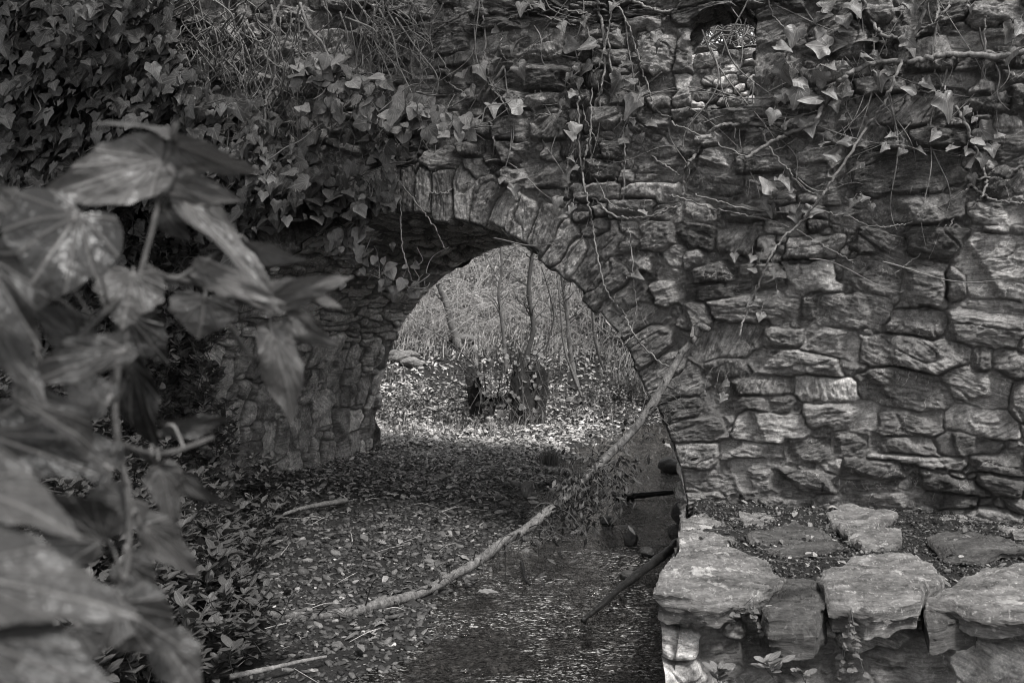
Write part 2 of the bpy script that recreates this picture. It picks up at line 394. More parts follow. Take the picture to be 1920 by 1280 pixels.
RG = {6: (1280, 427), 3: (1280, 0), 2: (640, 0), 5: (640, 427), 9: (1280, 853)}
TR = {6: [(80,60,220,140,0),(60,170,150,110,-20),(300,75,215,155,0),(185,250,250,110,-5),(200,350,380,90,-8),(740,110,290,120,0),(1110,100,280,150,20),(1440,80,370,170,0),
 (720,280,270,160,-3),(500,270,180,120,0),(1065,285,320,170,18),(1360,330,240,230,0),(1530,330,130,180,20),(1770,220,400,360,0,.30),(400,450,490,150,0,.19),(80,490,170,150,20),
 (710,450,80,190,20,.10),(960,470,400,180,5,.19),(1310,540,330,150,10),(1700,530,400,260,8,.19),(250,650,380,170,-8,.20),(555,620,240,110,0),(840,650,330,170,12,.2),(620,750,520,140,5),
 (230,790,300,110,0,.13),(955,785,160,70,15),(1300,700,600,190,3,.17),(1690,760,120,150,10),(1840,770,180,150,15),(410,900,390,100,-3),(420,990,380,90,-3,.12),(800,905,340,125,0,.36),
 (1240,910,520,210,8),(1660,880,380,240,15,.2),(110,1050,220,170,-5,.13),(490,1120,400,160,0),(890,1060,430,140,-3,.19),(1270,1100,350,150,-5),(1680,1090,400,150,5),
 (140,1190,280,120,-10),(400,1240,300,80,0),(700,1240,260,130,0),(950,1220,200,130,0),(1250,1230,400,110,5),(1600,1230,340,120,3),(1900,970,100,200,0),(80,880,150,160,30)],
 3: [(20,310,110,230,0,.2),(20,520,110,180,0,.22),(530,90,200,70,-15),(560,190,280,170,0,.22),(640,50,160,80,0),(900,240,280,220,0),(540,440,230,240,0,.13),(1060,90,200,140,0),(1230,210,120,90,0),
 (1440,60,330,170,0,.10),(1370,320,300,200,0,.12),(1700,230,360,90,0,.34),(1680,370,300,80,0,.2),(1110,490,280,90,0,.2),(1450,470,350,90,-3,.2),(1290,610,520,170,-5,.15),(1700,600,300,100,-3),
 (930,665,280,110,0,.14),(640,630,180,80,0),(330,650,320,100,-3,.12),(200,910,180,140,0,.24),(150,790,150,60,0),(430,800,380,80,0,.1),(470,910,280,130,0,.12),(180,1060,340,130,3),
 (500,1080,280,170,0),(780,890,260,80,-3),(700,990,200,120,0),(1250,980,600,220,-4,.10),(1800,1030,240,150,-3,.1),(1830,830,200,120,0,.1),(850,1110,150,110,0),(1320,1180,460,150,-3,.13),
 (1780,1210,280,120,3,.3),(80,1200,190,90,10),(380,1200,300,90,0),(650,1190,190,90,0),(960,1210,220,120,0),(1880,560,90,170,0,.08),(1750,80,300,130,0,.2),(1020,770,340,70,0,.09),(1500,780,420,110,0,.09)],
 2: [(1810,320,230,200,0,.26),(600,250,200,150,0,.1),(420,190,150,120,0),(620,355,240,80,0,.1),(1100,440,330,170,10,.1),(1140,300,230,80,0),(960,725,200,130,0,.19),(1180,725,200,130,0,.15),
 (1480,680,200,140,0,.12),(770,840,170,70,0),(770,720,180,100,-5),(580,890,180,110,0,.22),(750,950,130,100,0),(960,860,280,110,0,.14),(1195,865,100,90,0,.19),(1170,990,240,130,5,.16),(990,1000,200,80,0),
 (1450,960,240,120,0),(1800,960,250,130,0,.17),(1760,1080,340,80,-3,.26),(1780,840,150,90,0,.18),(1440,1080,260,90,0),(1550,860,120,120,0),(1700,710,300,90,-3,.12),(1150,570,160,80,0),(880,520,110,90,0,.17),
 (480,510,300,110,0,.09),(1560,240,120,90,0),(1700,130,200,90,0),(1350,560,180,100,0,.1),(1450,460,150,100,0),(1180,100,200,90,0),(900,100,200,110,0,.09),(560,780,200,50,0),(330,450,160,110,0,.09),(1640,1180,220,90,0,.18)],
 5: [(1800,50,190,140,0,.17),(1880,190,120,210,10),(1850,360,130,110,-15,.19),(1700,190,110,100,0),(1700,560,300,130,-18,.18),(1770,690,280,120,-15,.18),(1700,370,180,80,-12)],
 9: [(150,90,190,140,-10),(400,110,170,160,0),(240,220,420,80,5),(680,150,330,140,0,.12),(1060,80,300,90,0,.1),(1060,170,260,60,0),(1330,25,560,70,0),(1750,40,320,130,0,.09),(1500,160,420,90,8,.07),(1780,170,260,100,4,.08)]}
S = Stones()
# ring of voussoirs
nv = 44
for k in range(nv):
    a = math.pi*(k+.5)/nv+rng.normal(0, .014); ln = rng.uniform(.22, .42); wd = math.pi*AR/nv*rng.uniform(.7, 1.2)
    if k < 12: ln *= 1.15
    r = AR+ln/2-.02
    S.add(AC+r*math.cos(a), AZ+r*math.sin(a), ln, wd*1.08, a+R(rng.uniform(-9, 9)), rng.uniform(.14, .34) if 10 < k < 24 else rng.uniform(.10, .24), rng.uniform(.035, .07))
for it in S.L: it[9][:] *= .25; it[11][6:9] = -.27; it[8][0:4] = [it[2]/2, it[3]/2*1.0, it[2]/2, it[3]/2*1.0]
nring = len(S.L)
for rg, items in TR.items():
    ox, oy = RG[rg]
    for it in items:
        px, py = ox+it[0]/3, oy+it[1]/3; t_, z_ = wtz(px, py)
        t2, _ = wtz(px+it[2]/6, py); t1, _ = wtz(px-it[2]/6, py); _, za = wtz(px, py-it[3]/6); _, zb = wtz(px, py+it[3]/6)
        if z_ > AZ and math.hypot(t_-AC, z_-AZ) < AR+.33 : continue
        S.add(t_, z_, (t2-t1)*1.03, (za-zb)*1.03, -R(it[4]), it[5] if len(it) > 5 else None)
far_in = lambda u, v: float(hole_dist(np.float64(u), np.float64(v))) > (.36 if v > AZ else .04)
T0, T1, ZT = -5.2, 7.5, 4.4
for wr, hr, tr in (((.28, .45), (.11, .17), 5000), ((.16, .26), (.07, .12), 9000), ((.08, .13), (.05, .07), 14000), ((.045, .07), (.03, .05), 16000), ((.03, .05), (.02, .035), 22000)):
    S.fill(T0, T1, -.2, ZT, wr, hr, tries=tr, inside=far_in, H=None if hr[0] > .04 else .028)
# window opening
tw0, _ = wtz(1303, 120); tw1, _ = wtz(1419, 120); _, zw0 = wtz(1365, 206); _, zw1 = wtz(1360, 14)
def win_dist(t, z):
    top = zw1-.10*((t-(tw0+tw1)/2)/((tw1-tw0)/2))**2
    return np.maximum(np.maximum(tw0-t, t-tw1), np.maximum(zw0-z, z-top))+.012*vn(t*9, z*9, 3)
def topz(t, z): return np.where(z > 3.3, 3.3+(z-3.3)*np.interp(t, [-1, 1.5, 3], [1, .8, .42]), z)
def face(name, us, vs, parent, dd=0., sgn=-1., win=True):
    U, V, h, stone, suv = S.field(us, vs)
    hd = hole_dist(U, V)
    h = h*np.clip(ss(-.004, .015, hd)*.75+.25, 0, 1)
    # belly of the old wall
    h = h+.05*fbm(U*.5, V*.6, 2, 3)
    wd = win_dist(U, V)
    du = np.gradient(us)[:, None]; cell = np.maximum(du, np.gradient(vs)[None, :])
    # snap rim vertices onto the arch edge
    x = U-AC; y = np.maximum(V-AZ, 0); r = np.hypot(x, y)+1e-6; th = np.arctan2(y, x)
    sn = (hd < 0) & (hd > -cell*1.3)
    rr = np.where(V > AZ, 1-(hd)/r, 1); U2 = np.where(sn & (V > AZ), AC+x*rr, np.where(sn, U-np.sign(x)*hd, U)); V2 = np.where(sn & (V > AZ), AZ+y*rr, V)
    P = W(U2, dd+sgn*h, topz(U2, V2) if win else V2)
    Fq = grid_faces(len(us), len(vs)); bad = (hd < -cell*1.3)
    if win: bad = bad | (wd < 0)
    keep = ~bad.ravel()[Fq].any(1)
    ob = mesh(name, P, Fq[keep] if sgn < 0 else Fq[keep][:, ::-1], M_rock, parent, {"stone": stone.reshape(-1, 3), "suv": suv.reshape(-1, 3)}, True)
    return ob
bridge = empty("stone_bridge", (0, 0, 0)); tag(bridge, "old rubble stone bridge wall with a barrel arch over the stream", "bridge")
us = np.concatenate([np.arange(T0, -2.7, .05), np.arange(-2.7, -.6, .011), np.arange(-.6, 5.35, .0065), np.arange(5.35, T1, .05)])
vs = np.concatenate([np.arange(-.25, .12, .03), np.arange(.12, 3.72, .0065), np.arange(3.72, ZT, .05)])
face("face_masonry", us, vs, bridge)
face("rear_masonry", np.arange(T0, T1, .06), np.arange(-.25, 2.9, .06), bridge, DEPTH, 1., False)
# vault
V_ = Stones(); SL = AZ+.3
s1 = SL+math.pi*AR; s_end = s1+SL
for k in range(400):
    s_ = rng.uniform(-.05, s_end)
    if SL+.55 < s_ < s1-.4: continue
V_.fill(0, SL+.9, 0, DEPTH, (.22, .42), (.16, .26), tries=900, angj=6)
V_.fill(0, SL+.9, 0, DEPTH, (.1, .2), (.08, .13), tries=1500)
V_.fill(SL+.8, s_end, 0, DEPTH, (.05, .085), (.28, .62), tries=3000, angj=5)
V_.fill(0, s_end, 0, DEPTH, (.035, .05), (.14, .3), tries=5000, angj=6)
V_.fill(0, s_end, 0, DEPTH, (.04, .06), (.04, .08), tries=4000)
for it in V_.L: it[11][6:9] *= .3; it[9][:] *= .5
us2 = np.arange(0, s_end, .0095); vs2 = np.concatenate([np.arange(-.02, .06, .006), np.arange(.06, DEPTH+.001, .0105)])
U, Vd, h, stone, suv = V_.field(us2, vs2, rough=.8, gap=.005, warp=.010)
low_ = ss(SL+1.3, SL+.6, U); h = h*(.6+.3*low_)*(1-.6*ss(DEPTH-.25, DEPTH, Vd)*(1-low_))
th = np.clip(math.pi-(U-SL)/AR, 0, math.pi)
lw = (U < SL); rw = (U > s1)
fr = np.exp(-np.maximum(Vd, 0)/.12)
rad = AR*(1-fr)+fr*edge_r(th)-h*(1-fr*.85)+.03*vn(U*1.3, Vd*1.3, 2)*(1-fr)
zl = np.where(lw, AZ-(SL-U), np.where(rw, AZ-(U-s1), AZ))
kz = 1.6*jit[(np.floor(np.maximum(AZ-zl, 0)/.14).astype(int)+np.where(rw, 20, 60)) % 200]+.08*rw
radj = AR*(1-fr)+fr*(AR+kz)-h*(1-fr*.85)+.03*vn(U*1.3, Vd*1.3, 2)*(1-fr)
X = np.where(lw, AC-radj, np.where(rw, AC+radj, AC+rad*np.cos(th))); Z = np.where(lw | rw, zl, AZ+rad*np.sin(th))
suv2 = np.stack([suv[..., 1], suv[..., 0], suv[..., 2]], -1); stone = stone.copy(); h = h*1.; stone[..., 0] *= 3.0-1.3*low_  # vault tone lifted, most in the upper part, to stand in for bounced light
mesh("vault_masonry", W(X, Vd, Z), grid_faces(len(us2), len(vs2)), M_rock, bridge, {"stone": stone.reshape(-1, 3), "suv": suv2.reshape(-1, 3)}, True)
# window reveal, deck, rear parapet
def patch(name, pts_fn, nu, nv_, su, sv, parent, wr=(.12, .25), hr=(.06, .12), amp=1., kk=0, tg=1.):
    s_ = Stones(); s_.fill(0, su, 0, sv, wr, hr, tries=1200); s_.fill(0, su, 0, sv, (.06, .1), (.04, .06), tries=1500)
    a = np.linspace(0, su, nu); b = np.linspace(0, sv, nv_); U, V, h, stone, suv = s_.field(a, b); stone = stone.copy(); stone[..., 0] *= tg
    P = pts_fn(U, V, h*amp)
    return mesh(name, P, grid_faces(nu, nv_), M_rock, parent, {"stone": stone.reshape(-1, 3), "suv": suv.reshape(-1, 3)}, True)
REV = .5; wv = empty("window_opening"); wv.parent = bridge
ww = tw1-tw0; hh = zw1-zw0
patch("jamb", lambda U, V, h: W(tw0-.04+h*.2-U*.36, U-.03, zw0+V-.05), 60, 90, REV+.03, hh+.1, wv, tg=2.2)
patch("jamb", lambda U, V, h: W(tw1+.02-h*.5, U-.03, zw0+V-.05), 60, 90, REV+.03, hh+.1, wv, tg=2.2)
patch("sill", lambda U, V, h: W(tw0+U-.24, V-.03, zw0-.03+h*.6), 60, 60, ww+.27, REV+.03, wv)
patch("lintel", lambda U, V, h: W(tw0+U-.24, V-.03, zw1+.07-.09*np.clip((U-.18-ww/2)/(ww/2), -1.2, 1.2)**2-h*.45+.04*vn(U*9, V*5, 3)), 70, 70, ww+.27, REV+.03, wv, (.05, .09), (.2, .4), tg=2.6)
nb = 80
a_, b_ = np.linspace(T0, T1, nb), np.linspace(REV, DEPTH, 10); A2, B2 = np.meshgrid(a_, b_, indexing='ij')
mesh("deck", W(A2, B2, 2.62+.03*vn(A2*3, B2*3)), grid_faces(nb, 10), M_soil, bridge)
# inner back face of the front parapet and its coping, with the window left open
us3 = np.concatenate([np.arange(T0, 3, .08), np.arange(3, 4.2, .02), np.arange(4.2, T1, .08)]); vs3 = np.arange(2.5, ZT, .02)
U3, V3 = np.meshgrid(us3, vs3, indexing='ij'); keep = ~((win_dist(U3+.09, V3) < .13).ravel()[grid_faces(len(us3), len(vs3))].any(1))
one = np.ones(U3.shape)
mesh("parapet_back", W(U3, REV+.01+.02*fbm(U3*6, V3*9, 3), topz(U3, V3)), grid_faces(len(us3), len(vs3))[keep], M_rock, bridge, {"stone": np.stack([one*.16, one*.2, one], -1).reshape(-1, 3), "suv": np.stack([U3, V3, one], -1).reshape(-1, 3)}, True)
A2, B2 = np.meshgrid(np.arange(T0, T1, .05), np.linspace(-.05, REV+.05, 14), indexing='ij')
mesh("coping", W(A2, B2, topz(A2, ZT+0*A2)-.03+.05*fbm(A2*3, B2*4, 3)), grid_faces(A2.shape[0], 14), M_soil, bridge)
patch("rear_parapet", lambda U, V, h: W(2.2+U, 2.25-h, 2.6+V), 300, 130, 3.2, 1.02, bridge, (.14, .3), (.07, .14), tg=2.4)
patch("rear_parapet_coping", lambda U, V, h: W(2.2+U, 2.22+V, 3.63+h*.5), 200, 40, 3.2, .45, bridge, (.2, .4), (.15, .3), tg=2.)

# ------------------------------------------------------------------ loose stones and slabs
def slab(poly, thick, dome=.02, nr=18, na=96, rough=.012, seed=0):
    """a flat irregular stone: poly = 3D points of the upper rim"""
    P = np.asarray(poly, float); c = P.mean(0); n = len(P)
    if np.sum(P[:, 0]*np.roll(P[:, 1], -1)-np.roll(P[:, 0], -1)*P[:, 1]) < 0: P = P[::-1]
    seg = spline(np.vstack([P, P[:1]]), na*3)[:-1]; lin = []
    for k in range(n):
        for t in np.linspace(0, 1, 12, endpoint=False): lin.append(P[k]*(1-t)+P[(k+1) % n]*t)
    lin = np.array(lin); idx = (np.linspace(0, len(lin), na, endpoint=False)).astype(int); L = lin[idx]
    L = L+(.018*n3(L*1., 7, seed, 5))[:, None]*np.array([1, 1, 0])
    V = [c[None]+(L-c)*0]; rings = []
    fr_ = np.linspace(.02, 1, nr)
    for f in fr_:
        Q = c+(L-c)*f; Q = Q.copy(); Q[:, 2] += dome*(1-f**2)-.010*ss(.95, 1, f); rings.append(Q)
    for k, f in enumerate(np.linspace(.08, 1, 9)):
        Q = c+(L-c)*(1.004-.03*f-.05*ss(.4, .5, f)); Q[:, 2] = L[:, 2]-.010-thick*f; rings.append(Q)
    A = np.concatenate(rings); nrm = A-c; nrm[:, 2] *= 2.5; nrm /= np.linalg.norm(nrm, axis=1)[:, None]+1e-9
    N = n3(A*np.array([1, 1, 3.]), 5, seed, 4); A = A+nrm*(N*rough*1.6)[:, None]
    A[:, 2] += (np.floor(fbm(A[:, 0]*2.5+seed, A[:, 1]*6, 4, seed)*7)/7*1.6+.8*fbm(A[:, 0]*14, A[:, 1]*30, 4, seed))*rough
    m = len(rings); i = np.arange(m-1)[:, None]*na; j = np.arange(na)[None]; k = (j+1) % na
    Q = np.stack([i+j, i+na+j, i+na+k, i+k], -1).reshape(-1, 4)
    A = np.vstack([A, c+[0, 0, dome]]); T = np.stack([np.arange(na), (np.arange(na)+1) % na, np.full(na, len(A)-1)], -1)
    return A, T, Q
def boulder(c, sx, sy, sz, seed=0, n=24, am=.16, flat=.0):
    th = np.linspace(0, 2*math.pi, n*2, endpoint=False); ph = np.linspace(.05, math.pi-.05, n)
    PH, TH = np.meshgrid(ph, th, indexing='ij'); D = np.stack([np.sin(PH)*np.cos(TH), np.sin(PH)*np.sin(TH), np.cos(PH)], -1).reshape(-1, 3)
    r = 1+am*n3(D+seed*3.1, 1.3, seed, 2)*1.4+am*.3*n3(D+seed, 5, seed+1, 3)
    V = D*r[:, None]*np.array([sx, sy, sz])+np.asarray(c); i = np.arange(n-1)[:, None]*2*n; j = np.arange(2*n)[None]; k = (j+1) % (2*n)
    Q = np.stack([i+j, i+2*n+j, i+2*n+k, i+k], -1).reshape(-1, 4)
    m = len(V); V = np.vstack([V, V[:2*n].mean(0), V[-2*n:].mean(0)]); j = np.arange(2*n); k = (j+1) % (2*n)
    T = np.vstack([np.stack([j, k, np.full(2*n, m)], -1), np.stack([(n-1)*2*n+k, (n-1)*2*n+j, np.full(2*n, m+1)], -1)])
    return V, T, Q
ledge = empty("stone_ledge"); tag(ledge, "low stone ledge topped with big weathered slabs beside the stream, below the wall", "ledge")
SLB = [([(1230,1108),(1243,1050),(1290,1026),(1360,1020),(1440,1043),(1475,1078),(1450,1098),(1400,1112),(1320,1120)], .50, .10, M_slab, "big pale slab with rounded corner at the stream end of the ledge"),
 ([(1528,1082),(1560,1052),(1620,1036),(1690,1030),(1750,1045),(1770,1070),(1732,1095),(1725,1120),(1640,1128),(1552,1118)], .50, .11, M_slab, "broad pale slab with a pointed left corner and white lichen spots"),
 ([(1732,1112),(1790,1083),(1850,1058),(1925,1048),(2060,1048),(2120,1120),(1950,1146),(1820,1134)], .50, .10, M_slab, "layered pale slab at the right end of the ledge"),
 ([(1402,1002),(1440,985),(1490,974),(1545,988),(1578,1012),(1545,1032),(1465,1038),(1420,1022)], .41, .06, M_slabdark, "dark flat slab sunk in the earth"),
 ([(1543,968),(1588,950),(1640,952),(1680,968),(1640,990),(1590,1000)], .43, .07, M_slab, "speckled pale stone near the foot of the wall"),
 ([(1598,1006),(1640,1000),(1690,996),(1692,1018),(1620,1024)], .42, .05, M_slab, None),
 ([(1730,1002),(1800,988),(1880,1008),(1935,1035),(1840,1048),(1770,1042)], .42, .05, M_slabdark, None),
 ([(1755,962),(1800,957),(1852,978),(1820,986),(1770,979)], .41, .05, M_slab, None),
 ([(1276,968),(1320,958),(1360,982),(1340,990),(1278,990)], .40, .12, M_slab, None),
 ([(1272,998),(1340,992),(1376,1002),(1360,1020),(1275,1026)], .42, .12, M_slab, None),
 ([(1383,962),(1430,958),(1452,970),(1430,982),(1393,981)], .40, .05, M_slab, None),
 ([(1418,1122),(1470,1088),(1530,1094),(1556,1128),(1530,1160),(1440,1158)], .455, .14, M_slabdark, "dark wedge shaped stone stuck between the first two big slabs"),
 ([(1725,1128),(1780,1100),(1840,1120),(1830,1150),(1740,1160)], .445, .10, M_slabdark, None),
 ([(1873,987),(1920,980),(1990,990),(1970,1012),(1900,1006)], .42, .05, M_slab, None)]
for i, (pl, z, tk, mt, lb) in enumerate(SLB):
    a = Acc(); V, T, Q = slab([gp(x, y, z) for x, y in pl], tk, .006, 70, 300, .026, i+1); a.add(V, T, Q)
    o = a.build("capstone", mt, ledge)
    if lb: o["label"] = lb
# earth on top of the ledge
LX0 = lambda y: .60+.205*(y-3.73)
ex = np.linspace(0, 1, 260); ey = np.linspace(3.72, 6.4, 200); EX, EY = np.meshgrid(ex, ey, indexing='ij')
EXx = LX0(EY)+EX*4.2
EZ = .385+.02*fbm(EXx*4, EY*4, 3, 2)+.012*fbm(EXx*18, EY*18, 3, 3)+.03*ss(4.2, 3.75, EY)+.07*ss(1.2, 2.8, EXx)*ss(4.8, 5.8, EY)
EZ = EZ-.30*ss(.03, -.0, EX*4.2)
mesh("earth_fill", np.stack([EXx, EY, EZ], -1), grid_faces(260, 200), M_soil, ledge, None, True)
# ledge side towards the stream and its front
FS = Stones()
def ff(px, py, w_, h_, a=0, tone=None, H=None):
    p = up(px, py, 3.78); FS.add(p[0], p[2], w_/F*3.78, h_/F*3.78, -R(a), tone, H)
for q in [(1268,1150,66,52,0,.2,.06),(1272,1205,90,60,0,.24,.07),(1268,1262,100,50,0,.18,.06),(1330,1160,60,60,0,.09,.03),(1345,1225,70,60,0,.07,.02),(1465,1145,120,75,-8,.13,.06),(1480,1225,160,70,5,.05,.02),
          (1640,1200,120,60,8,.14,.05),(1600,1160,60,40,0,.08,.03),(1700,1245,150,70,5,.07,.03),(1800,1175,150,50,3,.10,.05),(1860,1245,150,90,20,.22,.08),(1580,1265,120,60,0,.06,.02),(1400,1290,120,50,0,.1,.04),(1760,1210,60,40,0,.08,.02)]: ff(*q)
FS.fill(.5, 4.6, -.2, .5, (.12, .24), (.06, .11), tries=2500, H=.06); FS.fill(.5, 4.6, -.2, .5, (.05, .1), (.03, .05), tries=3000)
fu = np.arange(.57, 4.6, .0055); fv = np.arange(-.2, .44, .0055)
U, Vv, h, stone, suv = FS.field(fu, fv); stone = stone.copy(); stone[..., 0] *= 1.9
P = np.stack([U, 3.84-h-.10*ss(.45, -.1, Vv)+.04*fbm(U*2, Vv*3, 2)+.10*ss(.62, .57, U)*0, Vv], -1)
mesh("front_masonry", P, grid_faces(len(fu), len(fv)), M_rock, ledge, {"stone": stone.reshape(-1, 3), "suv": suv.reshape(-1, 3)}, True)
def sidefn(U, V, h):
    y = 3.80+U; return np.stack([LX0(y)-.012-h*.45, y, -.2+V], -1)
patch("side_masonry", sidefn, 300, 90, 2.5, .58, ledge, (.18, .35), (.08, .14))

# ------------------------------------------------------------------ leaves
def leaf_tpl(kind, n=1):
    if kind == 'ivy': h = [(.0, .03), (.13, -.13), (.33, -.14), (.40, .02), (.56, .26), (.36, .40), (.22, .60), (.12, .82), (0, 1)]
    elif kind == 'ivy3': h = [(.0, .03), (.16, -.10), (.36, -.02), (.50, .22), (.40, .38), (.27, .55), (.13, .80), (0, 1)]
    elif kind == 'heart': h = [(.0, .03), (.14, -.08), (.34, -.03), (.45, .18), (.43, .42), (.30, .64), (.14, .84), (0, 1)]
    elif kind == 'broad': h = [(0, .02), (.10, -.07), (.26, -.09), (.40, .0), (.50, .16), (.46, .28), (.50, .40), (.38, .52), (.36, .62), (.22, .74), (.16, .86), (.05, .95), (0, 1.03)]
    elif kind == 'lance': h = [(0, 0), (.07, .12), (.13, .32), (.15, .5), (.11, .72), (.05, .9), (0, 1)]
    elif kind == 'oval': h = [(0, 0), (.14, .12), (.24, .35), (.25, .6), (.15, .85), (0, 1)]
    elif kind == 'oak': h = [(0, 0), (.08, .1), (.22, .16), (.14, .28), (.32, .42), (.18, .5), (.28, .68), (.12, .76), (.1, .92), (0, 1)]
    o = h+[(-x, y) for x, y in h[-2:0:-1]]
    o = np.array(o, float)
    if n > 1:
        q = []
        for k in range(len(o)):
            a, b = o[k], o[(k+1) % len(o)]
            for t in np.linspace(0, 1, n, endpoint=False): q.append(a*(1-t)+b*t)
        o = np.array(q)
        for _ in range(max(1, n//2)): o = (np.roll(o, 1, 0)+2*o+np.roll(o, -1, 0))/4
    return o
def leaf_mesh(kind, n=1, rings=2):
    o = leaf_tpl(kind, n); c = np.array([0, .32 if kind in ('ivy', 'ivy3', 'heart') else .5]); m = len(o)
    # pull towards the midrib so the fold runs along it
    V = []
    for r in range(rings, 0, -1):
        f = r/rings; V.append(c+(o-c)*f)
    V = np.vstack(V+[c[None]]); Q = []; T = []
    for r in range(rings-1):
        a = r*m; b = (r+1)*m
        for j in range(m): k = (j+1) % m; Q.append((a+j, a+k, b+k, b+j))
    a = (rings-1)*m
    for j in range(m): T.append((a+j, a+(j+1) % m, rings*m))
    return V, np.array(T), np.array(Q).reshape(-1, 4)
def batch(acc, kind, P, Y, N, size, tone, n=1, rings=2, fold=.25, curl=.25, wave=.06):
    """P base points, Y direction of the midrib, N facing"""
    V2, T, Q = leaf_mesh(kind, n, rings); P = np.asarray(P); k = len(P)
    if k == 0: return
    Y = Y/(np.linalg.norm(Y, axis=1)[:, None]+1e-9); X = np.cross(Y, N); X /= np.linalg.norm(X, axis=1)[:, None]+1e-9; Z = np.cross(X, Y)
    x, y = V2[:, 0], V2[:, 1]
    fo = rng.uniform(-.4, 1, k)*fold; cu = rng.uniform(-.3, 1.2, k)*curl; ph = rng.uniform(0, 6, k); wv_ = rng.uniform(.4, 1.3, k)*wave
    z = fo[:, None]*np.abs(x)[None]*1.0-cu[:, None]*(y**2)[None]*.8-.35*np.abs(cu)[:, None]*(x**2)[None]+wv_[:, None]*np.sin(y[None]*9+np.abs(x)[None]*7+ph[:, None])*(np.abs(x)*1.8)[None]
    z = z+(1/3)*rng.normal(0, .25, k)[:, None]*(x*y)[None]*2
    asp = rng.uniform(.8, 1.15, k)
    V = P[:, None]+size[:, None, None]*(x[None, :, None]*asp[:, None, None]*X[:, None]+y[None, :, None]*Y[:, None]+z[..., None]*Z[:, None])
    nv_ = len(V2); off = (np.arange(k)*nv_)[:, None, None]
    luv = np.broadcast_to(np.stack([x, y, x*0], -1)[None], (k, nv_, 3)).copy(); luv[..., 2] = ph[:, None]
    tn = np.broadcast_to(np.asarray(tone)[:, None, None], (k, nv_, 3))
    acc.add(V.reshape(-1, 3), (T[None]+off).reshape(-1, 3), (Q[None]+off).reshape(-1, 4) if len(Q) else None, luv=luv.reshape(-1, 3), tone=tn.reshape(-1, 3))
def unit(v): v = np.asarray(v, float); return v/np.linalg.norm(v)
WN = np.array([-VX, -VY, 0]); WU = np.array([UX, UY, 0]); UPV = np.array([0, 0, 1.])
def wall_leaves(acc, P, size, tone, kind='ivy', tipdn=1., spread=1., **kw):
    k = len(P); a = rng.normal(0, .7*spread, k)
    Y = -UPV[None]*np.cos(a)[:, None]*tipdn+WU[None]*np.sin(a)[:, None]+WN[None]*rng.uniform(0, .7, k)[:, None]
    N = WN[None]*.9+UPV[None]*rng.uniform(-.1, 1.6, k)[:, None]+WU[None]*rng.normal(0, .65, k)[:, None]
    batch(acc, kind, P-Y/np.linalg.norm(Y, axis=1)[:, None]*size[:, None]*.3, Y, N, size, tone, **kw)

